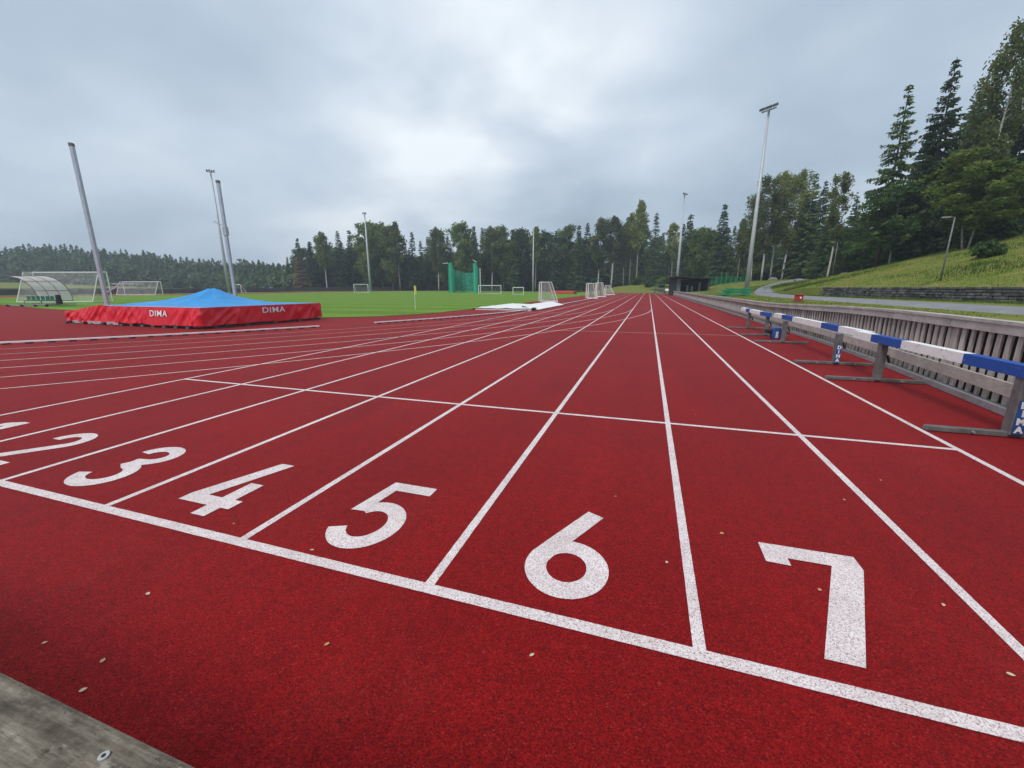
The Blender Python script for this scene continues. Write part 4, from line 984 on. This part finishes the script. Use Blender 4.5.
def plant(kind, u, v, depth, label, group, wide=1.0, rz=None, sink=0.1, leanx=0.0):
    """a tree whose tip stands at photo point (u, v) when it grows `depth` metres ahead"""
    p = sight(u, v, depth); z = ground_z(p.x, p.y)-sink; H = max(1.0, p.z-z); s = H/PH[kind]
    rz = rnd.uniform(0, 6.28) if rz is None else rz
    w = s*wide*rnd.uniform(0.92, 1.08)
    if kind in used: o = copy_thing(PR[kind], (p.x, p.y, z), rz, None, (w, w, s))
    else: o = PR[kind]; used.add(kind); o.location = (p.x, p.y, z); o.rotation_euler = (0, 0, rz); o.scale = (w, w, s)
    cat = 'birch tree' if o.name.startswith('birch') else 'spruce' if 'spruce' in o.name else 'bush' if o.name.startswith('bush') else 'tree'
    tag(o, label, cat, group); return o
GL = 'tree line beyond the far bend'
FL = {'S': 'dark pointed spruce in the tree line beyond the far bend', 'B': 'grey green birch in the tree line beyond the far bend', 'A': 'dark rounded broadleaf tree in the tree line beyond the far bend'}
def far(kind, u, v, d, label=None, wide=1.0): return plant(kind, u, v, d, label or FL[kind[0]], GL, wide)
front = [('S2', 287, 257, 158), ('S1', 297, 238, 160, 'thin pointed spruce rising just behind the browned spruce'), ('S1', 309, 243, 156), ('B2', 321, 228, 152, 'leaning pale birch right of the browned spruce'),
 ('S2', 337, 231, 156), ('S1', 349, 230, 160), ('A1', 366, 218, 154, 'tall round crowned tree behind the thin floodlight mast'), ('A2', 378, 219, 158), ('A1', 389, 222, 152), ('B3', 396, 217, 150, 'tall wispy birch right of the round crowned trees'), ('S2', 403, 236, 156), ('S2', 412, 232, 152), ('S3', 420, 240, 154), ('S3', 427, 236, 156),
 ('B1', 436, 224, 150, 'pale column shaped birch left of the green throwing cage'), ('S2', 447, 236, 158), ('A2', 462, 218, 152, 'large airy tree rising behind the green throwing cage'), ('S1', 474, 226, 150), ('S2', 482, 228, 156), ('B1', 491, 223, 152), ('A2', 503, 222, 154), ('S2', 513, 230, 150), ('A1', 520, 225, 156), ('B3', 536, 222, 150), ('A2', 546, 228, 152), ('S2', 556, 231, 150), ('A1', 568, 222, 154), ('S1', 579, 225, 150), ('S2', 588, 223, 152),
 ('B1', 601, 214, 146), ('B2', 615, 211, 144), ('B1', 627, 219, 150), ('B3', 642, 193, 140, 'tallest pale birch at the far end of the straight'), ('B3', 634, 208, 146), ('S3', 657, 212, 142, 'airy spruce right of the tallest pale birch'), ('S2', 671, 228, 146), ('B3', 677, 218, 142)]
for a in front: far(*a)
for u in range(304, 690, 9):
    vt = min((abs(a[1]-u), a[2]) for a in front)[1]
    far(rnd.choice(['S1', 'S1', 'S2', 'A1', 'A2']), u+rnd.uniform(-4, 4), vt+rnd.uniform(10, 26), 166+rnd.uniform(0, 14), None, 1.25)
for u in range(290, 690, 12): far(rnd.choice(['S1', 'A1', 'S2']), u+rnd.uniform(-5, 5), 246+rnd.uniform(-6, 14), 162+rnd.uniform(-3, 6), None, 1.35)
for u in range(330, 700, 15): far(rnd.choice(['A1', 'A2']), u+rnd.uniform(-4, 4), 250+rnd.uniform(-6, 8), 186+rnd.uniform(-3, 6), None, 2.4)
plant('BR', 298, 256, 146, 'rusty brown spruce at the left end of the far tree line', GL, 1.5)
for u in range(300, 700, 11): plant('U1', u+rnd.uniform(-4, 4), 274+rnd.uniform(-4, 4), 172+rnd.uniform(-3, 5), 'dark undergrowth bush between the trunks of the far tree line', 'bushes under the far trees', 1.8)
# right of the shelter
GR = 'trees behind the grass right of the shed'
RL = {'S': 'dark spruce in the wood behind the grass right of the shed', 'B': 'slender birch in the wood behind the grass right of the shed', 'A': 'dark leafy tree in the wood behind the grass right of the shed', 'N': 'dark spruce in the wood behind the grass right of the shed'}
def right(kind, u, v, d, label=None, wide=1.0): return plant(kind, u, v, d, label or RL[kind[0]], GR, wide)
rt = [('S2', 684, 224, 118), ('S1', 691, 214, 116, 'pointed spruce just right of the mast behind the shed'), ('A1', 702, 224, 112), ('A2', 713, 226, 110), ('S1', 725, 204, 106, 'tall broad spruce above the green court fence'), ('S2', 735, 226, 104), ('B3', 745, 214, 100), ('A1', 752, 226, 104),
 ('NB', 763, 186, 88, 'slim birch immediately right of the tallest floodlight'), ('NB', 776, 168, 84, 'tall leaning white birch, leftmost of the path bend trees'), ('NB2', 786, 163, 86, 'upright tall birch in the middle of the path bend trees'), ('NB', 798, 164, 84, 'tall drooping birch at the right of the path bend trees'), ('N2', 818, 172, 82, 'spruce with bare top between the birches at the path bend'), ('N2', 826, 180, 86), ('NB2', 846, 163, 60, 'lone tall birch behind the slim lamp post'), ('N1', 858, 196, 66), ('N2', 868, 208, 62), ('N1', 836, 200, 74), ('N1', 808, 190, 88)]
for a in rt: right(*a)
for u in range(682, 870, 9): right(rnd.choice(['S1', 'S2', 'A1']), u+rnd.uniform(-4, 4), 238+rnd.uniform(-16, 14), (124 if u < 750 else 104)+rnd.uniform(-5, 8), None, 1.35)
for u in range(690, 880, 13): right(rnd.choice(['S1', 'A1']), u+rnd.uniform(-4, 4), 252+rnd.uniform(-8, 8), (114 if u < 750 else 94)+rnd.uniform(-4, 6), None, 1.6)
for u in range(704, 860, 9): plant('U1', u+rnd.uniform(-3, 3), 266+rnd.uniform(-5, 4)-(4 if u > 820 else 0), (122 if u < 750 else 98 if u < 810 else 78)+rnd.uniform(-3, 4), 'dark undergrowth bush between the trunks right of the shed', 'bushes under the trees right of the shed', 1.7)
# near bank
GH = 'trees on the grassy hill at the right'
HL = {'N': 'dark spruce crowding the wood on top of the grassy hill', 'B': 'birch', 'A': 'x', 'S': 'dark spruce crowding the wood on top of the grassy hill'}
def hill(kind, u, v, d, label=None, wide=1.0): return plant(kind, u, v, d, label or HL[kind[0]], GH, wide)
hill('N3', 911, 84, 46, 'tall ragged spruce, left of the two tallest on the hill', 0.95); hill('N2', 956, 57, 44, 'tallest leaning spruce with a bare trunk on the hill', 0.95)
hill('N1', 934, 126, 50, None, 1.2); hill('N1', 973, 104, 50, None, 1.2); hill('N1', 988, 84, 47, None, 1.1); hill('N1', 1018, 84, 46, None, 1.1); hill('N1', 905, 190, 50); hill('N1', 884, 205, 56); hill('N1', 962, 175, 44); hill('N2', 1000, 78, 42, 'dense tall spruce at the right picture edge on the hill'); hill('N1', 1034, 100, 42); hill('N1', 985, 185, 46); hill('N1', 1015, 190, 44); hill('N1', 1045, 170, 46)
plant('NB', 1030, -4, 39, 'tall airy birch reaching out of the top right corner', GH, 0.72, 2.2)
hill('NM', 992, 138, 36, 'two stemmed yellowing maple on the crest of the grassy hill', 1.05); hill('NM', 1040, 150, 36, 'yellow green maple at the right edge of the hill crest'); hill('NG', 906, 178, 44, 'fresh green young tree below the ragged spruce', 1.0); hill('NG', 872, 214, 55, 'small green tree where the hill meets the wood'); hill('NG', 850, 226, 62, 'small green tree above the left end of the wall')
for u, v, d in ((890, 225, 58), (920, 215, 52), (950, 205, 50), (980, 200, 50), (1010, 195, 50), (1040, 190, 50), (1075, 150, 46), (875, 232, 62), (938, 222, 50), (968, 218, 48), (1000, 214, 47), (1030, 205, 45)): hill('N1', u, v, d, None, 1.5)
# bushes
GB = 'bushes along the forest edge'
for i, (u, v, d, k, lab) in enumerate(((985, 266, 30, 'U2', 'low leafy bush growing on the open hill slope'), (975, 225, 37, 'U2', 'leafy bush at the feet of the maple stems'), (1010, 222, 36, 'U2', 'leafy bush on the crest right of the maple stems'), (655, 276, 132, 'U1', 'dark bush at the far bank left of the shed'), (663, 277, 128, 'U1', 'dark bush touching the left side of the shed roof'), (636, 279, 136, 'U2', 'low green bush beneath the tallest pale birch'), (648, 281, 130, 'U2', 'low green bush on the far bank by green frame'), (900, 258, 47, 'U2', 'leafy bush below the fresh green young tree'), (930, 250, 43, 'U2', 'leafy bush at the wood edge behind the lamp post'))):
    plant(k, u, v, d, lab, GB, 1.2)
for k in PR:
    if k not in used:
        for ch in list(PR[k].children): bpy.data.objects.remove(ch)
        bpy.data.objects.remove(PR[k])

# distant wood on the left: reads as one mass
dw = MB(); r = random.Random(5)
def blob_spruce(p, H, R):
    n = 210
    dw.tube([p, p+Vector((0, 0, H*0.9))], [0.25, 0.05], 5)
    for k in range(n):
        t = (k+r.random())/n; w = R*(1-t)**0.8*r.uniform(0.35, 1.05)+0.1; az = r.uniform(0, 6.28); c = p+Vector((math.cos(az)*w, math.sin(az)*w, H*(0.04+0.96*t)))
        a = Vector((math.cos(az), math.sin(az), -0.5+r.uniform(-0.3, 0.3))).normalized(); b = a.cross(rv(r)).normalized(); s = 0.35+0.9*(1-t); quad(dw, c, a*s, b*s*0.5, r.uniform(0.1, 0.9))
def blob_broad(p, H, R):
    dw.tube([p, p+Vector((0, 0, H*0.7))], [0.22, 0.08], 5)
    for k in range(260):
        d = rv(r); q = 0.55+0.45*r.random(); c = p+Vector((d.x*R*q, d.y*R*q, H*0.58+d.z*H*0.42*q)); a = rv(r); b = a.cross(rv(r)).normalized(); s = r.uniform(0.4, 0.9); quad(dw, c, a*s, b*s*0.7, r.uniform(0.3, 1))
prof = [(-140, 240), (0, 246), (50, 244), (100, 248), (150, 252), (200, 258), (250, 260), (300, 262)]
def tv(u):
    for (a, va), (b, vb) in zip(prof, prof[1:]):
        if u <= b: return va+(vb-va)*(u-a)/(b-a)
    return 262
for row, dd in enumerate((196, 204, 214, 224)):
    u = -130.0
    while u < 300:
        d = dd-(40 if u > 200 else 0)*ss(200, 300, u)
        pt_ = sight(u, tv(u)+(14, 8, 3, 0)[row]+r.uniform(-1.5, 4), d); z = ground_z(pt_.x, pt_.y)-0.2
        (blob_spruce if r.random() < (0.72 if row else 0.5) else blob_broad)(Vector((pt_.x, pt_.y, z)), max(6, pt_.z-z), r.uniform(2.6, 4.2)); u += r.uniform(4, 6.5)
do = dw.build('distant_wood', M['needle2']); tag(do, 'hazy dark conifer wood on the skyline at the far left', 'wood', None, 'stuff')

# ------------------------------------------------------------------ rough grass on bank and verges
tf = MB(); r = random.Random(9)
def tuft(x, y, h, sp, n, tone):
    z = ground_z(x, y)
    for k in range(n):
        az = r.uniform(0, 6.28); d = Vector((math.cos(az), math.sin(az), 0)); b = Vector((x+r.uniform(-sp, sp), y+r.uniform(-sp, sp), z-0.02)); hh = h*r.uniform(0.5, 1.2); w = Vector((-d.y, d.x, 0))*(0.012+0.02*h)
        tip = b+Vector((0, 0, hh))+d*hh*r.uniform(0.2, 0.8); tf.face([b-w, b+w, tip], 0, min(1, max(0, tone+r.uniform(-0.2, 0.2))))
for k in range(15000):
    y = r.uniform(16, 75); x = wall_x(y)+0.1+abs(r.gauss(0, 1))*9
    if y > 50 and r.random() < 0.3: x = wall_x(y)-2+r.random()*6
    pat = noise.noise(Vector((x*0.22, y*0.22, 0)))
    tuft(x, y, 0.10+0.24*max(0, pat+0.1), 0.25, 4, 0.45-0.9*pat)
for k in range(5000):
    y = r.uniform(14, 60); s = r.random(); x = wall_x(y)-0.35-abs(r.gauss(0, 0.5)) if s < 0.45 else fence_x(y)+0.35+r.random()*4.6
    if abs(x-11.2) < 1.65: continue
    tuft(x, y, 0.07 if s >= 0.45 else 0.13, 0.15, 4, 0.3+0.5*noise.noise(Vector((x*0.4, y*0.4, 3))))
for k in range(4500):
    y = r.uniform(60, 100); x = r.uniform(8, 34); tuft(x, y, 0.13, 0.3, 3, 0.4+0.5*noise.noise(Vector((x*0.2, y*0.2, 3))))
to = tf.build('rough_grass', M['tuft']); tag(to, 'rough tufted grass on the bank and path verges', 'grass', None, 'stuff')

# ------------------------------------------------------------------ sky, sun, camera
SUN_EL, SUN_AZ = math.radians(56), math.radians(205)     # azimuth from +Y towards +X
w = bpy.data.worlds.new('World'); sc.world = w; w.use_nodes = True; nt_ = w.node_tree; N = nt_.nodes; Lk = nt_.links
bg = N['Background']; bg.inputs['Strength'].default_value = 0.1
sky = N.new('ShaderNodeTexSky'); sky.sky_type = 'NISHITA'; sky.sun_disc = False; sky.sun_elevation = SUN_EL; sky.sun_rotation = SUN_AZ; sky.air_density = 1.5; sky.dust_density = 3.0
tc = N.new('ShaderNodeTexCoord'); sx = N.new('ShaderNodeSeparateXYZ'); Lk.new(tc.outputs['Generated'], sx.inputs[0])
def mth(op, a, b=None):
    m = N.new('ShaderNodeMath'); m.operation = op
    for i, q in enumerate((a, b)):
        if q is None: continue
        if isinstance(q, (int, float)): m.inputs[i].default_value = q
        else: Lk.new(q, m.inputs[i])
    return m.outputs[0]
den = mth('ADD', mth('MAXIMUM', sx.outputs['Z'], 0.0), 0.34)
cx = N.new('ShaderNodeCombineXYZ'); Lk.new(mth('DIVIDE', sx.outputs['X'], den), cx.inputs[0]); Lk.new(mth('DIVIDE', sx.outputs['Y'], den), cx.inputs[1])
def cloud(scale, detail, rough, off, dist=0.6):
    mp = N.new('ShaderNodeMapping'); mp.inputs['Location'].default_value = off; Lk.new(cx.outputs[0], mp.inputs[0])
    nz = N.new('ShaderNodeTexNoise'); nz.inputs['Scale'].default_value = scale; nz.inputs['Detail'].default_value = detail; nz.inputs['Roughness'].default_value = rough; nz.inputs['Distortion'].default_value = dist; Lk.new(mp.outputs[0], nz.inputs['Vector']); return nz.outputs['Fac']
n1 = cloud(0.9, 3, 0.45, (3.1, 1.7, 0), 0.2); n2 = cloud(2.2, 4, 0.48, (9.3, 4.2, 0), 0.15)
# bright break in the cloud ahead of the camera
def glow(u, v, power, amt):
    d = (sight(u, v, 100)-Vector((0, 0, EYE))).normalized(); vm = N.new('ShaderNodeVectorMath'); vm.operation = 'DOT_PRODUCT'; vm.inputs[1].default_value = d
    nm = N.new('ShaderNodeVectorMath'); nm.operation = 'NORMALIZE'; Lk.new(tc.outputs['Generated'], nm.inputs[0]); Lk.new(nm.outputs[0], vm.inputs[0])
    return mth('MULTIPLY', mth('POWER', mth('MAXIMUM', vm.outputs['Value'], 0.0), power), amt)
cover = mth('ADD', mth('MULTIPLY', n1, 0.7), mth('MULTIPLY', n2, 0.34))
cover = mth('ADD', cover, mth('MULTIPLY', glow(505, 70, 20, 0.40), n2)); cover = mth('ADD', cover, glow(505, 60, 30, 0.09)); cover = mth('ADD', cover, glow(330, 20, 9, 0.05))
rp = N.new('ShaderNodeValToRGB'); e = rp.color_ramp.elements
for _ in range(2): e.new(0.5)
for el, (p_, c_) in zip(e, ((0.38, (0.2, 0.248, 0.315)), (0.51, (0.275, 0.335, 0.41)), (0.63, (0.375, 0.43, 0.495)), (0.80, (0.58, 0.62, 0.65)))): el.position = p_; el.color = (*c_, 1)
Lk.new(cover, rp.inputs[0])
scl = N.new('ShaderNodeVectorMath'); scl.operation = 'SCALE'; scl.inputs['Scale'].default_value = 10.0; Lk.new(rp.outputs[0], scl.inputs[0])
mx = N.new('ShaderNodeMix'); mx.data_type = 'RGBA'; mx.inputs[0].default_value = 0.94; Lk.new(sky.outputs[0], mx.inputs[6]); Lk.new(scl.outputs[0], mx.inputs[7]); Lk.new(mx.outputs[2], bg.inputs['Color'])
sd = bpy.data.lights.new('Sun', 'SUN'); sd.energy = 1.5; sd.angle = math.radians(18); sd.color = (1.0, 0.97, 0.93); so = bpy.data.objects.new('Sun', sd); C.objects.link(so)
dirv = Vector((math.sin(SUN_AZ)*math.cos(SUN_EL), math.cos(SUN_AZ)*math.cos(SUN_EL), math.sin(SUN_EL))); so.rotation_euler = dirv.to_track_quat('Z', 'Y').to_euler()
# damp air
hz = MB().box((-100, 200, 33), (760, 600, 72)).mesh('haze', [])
hm = bpy.data.materials.new('damp_air'); hm.use_nodes = True; ht = hm.node_tree; ht.nodes.remove(ht.nodes['Principled BSDF'])
pv_ = ht.nodes.new('ShaderNodeVolumePrincipled'); pv_.inputs['Density'].default_value = 0.0008; pv_.inputs['Color'].default_value = (0.8, 0.9, 1.0, 1); pv_.inputs['Anisotropy'].default_value = 0.2
ht.links.new(pv_.outputs[0], ht.nodes['Material Output'].inputs['Volume']); hz.materials.append(hm)
ho = bpy.data.objects.new('haze', hz); C.objects.link(ho); tag(ho, 'thin damp air over the track', None, None, 'stuff')
cam = bpy.data.cameras.new('Camera'); cam.sensor_width = 36; cam.lens = FPX/1024*36; cam.clip_start = 0.05; cam.clip_end = 3000
co = bpy.data.objects.new('Camera', cam); C.objects.link(co); sc.camera = co
co.matrix_world = Matrix.Translation((0, 0, EYE)) @ Matrix((CR, CU, -F3)).transposed().to_4x4()
sc.view_settings.view_transform = 'Standard'; sc.view_settings.look = 'None'; sc.view_settings.exposure = 0.78; sc.view_settings.gamma = 1.0
sc.render.engine = 'CYCLES'; sc.cycles.use_denoising = True; sc.cycles.max_bounces = 6; sc.cycles.transparent_max_bounces = 16
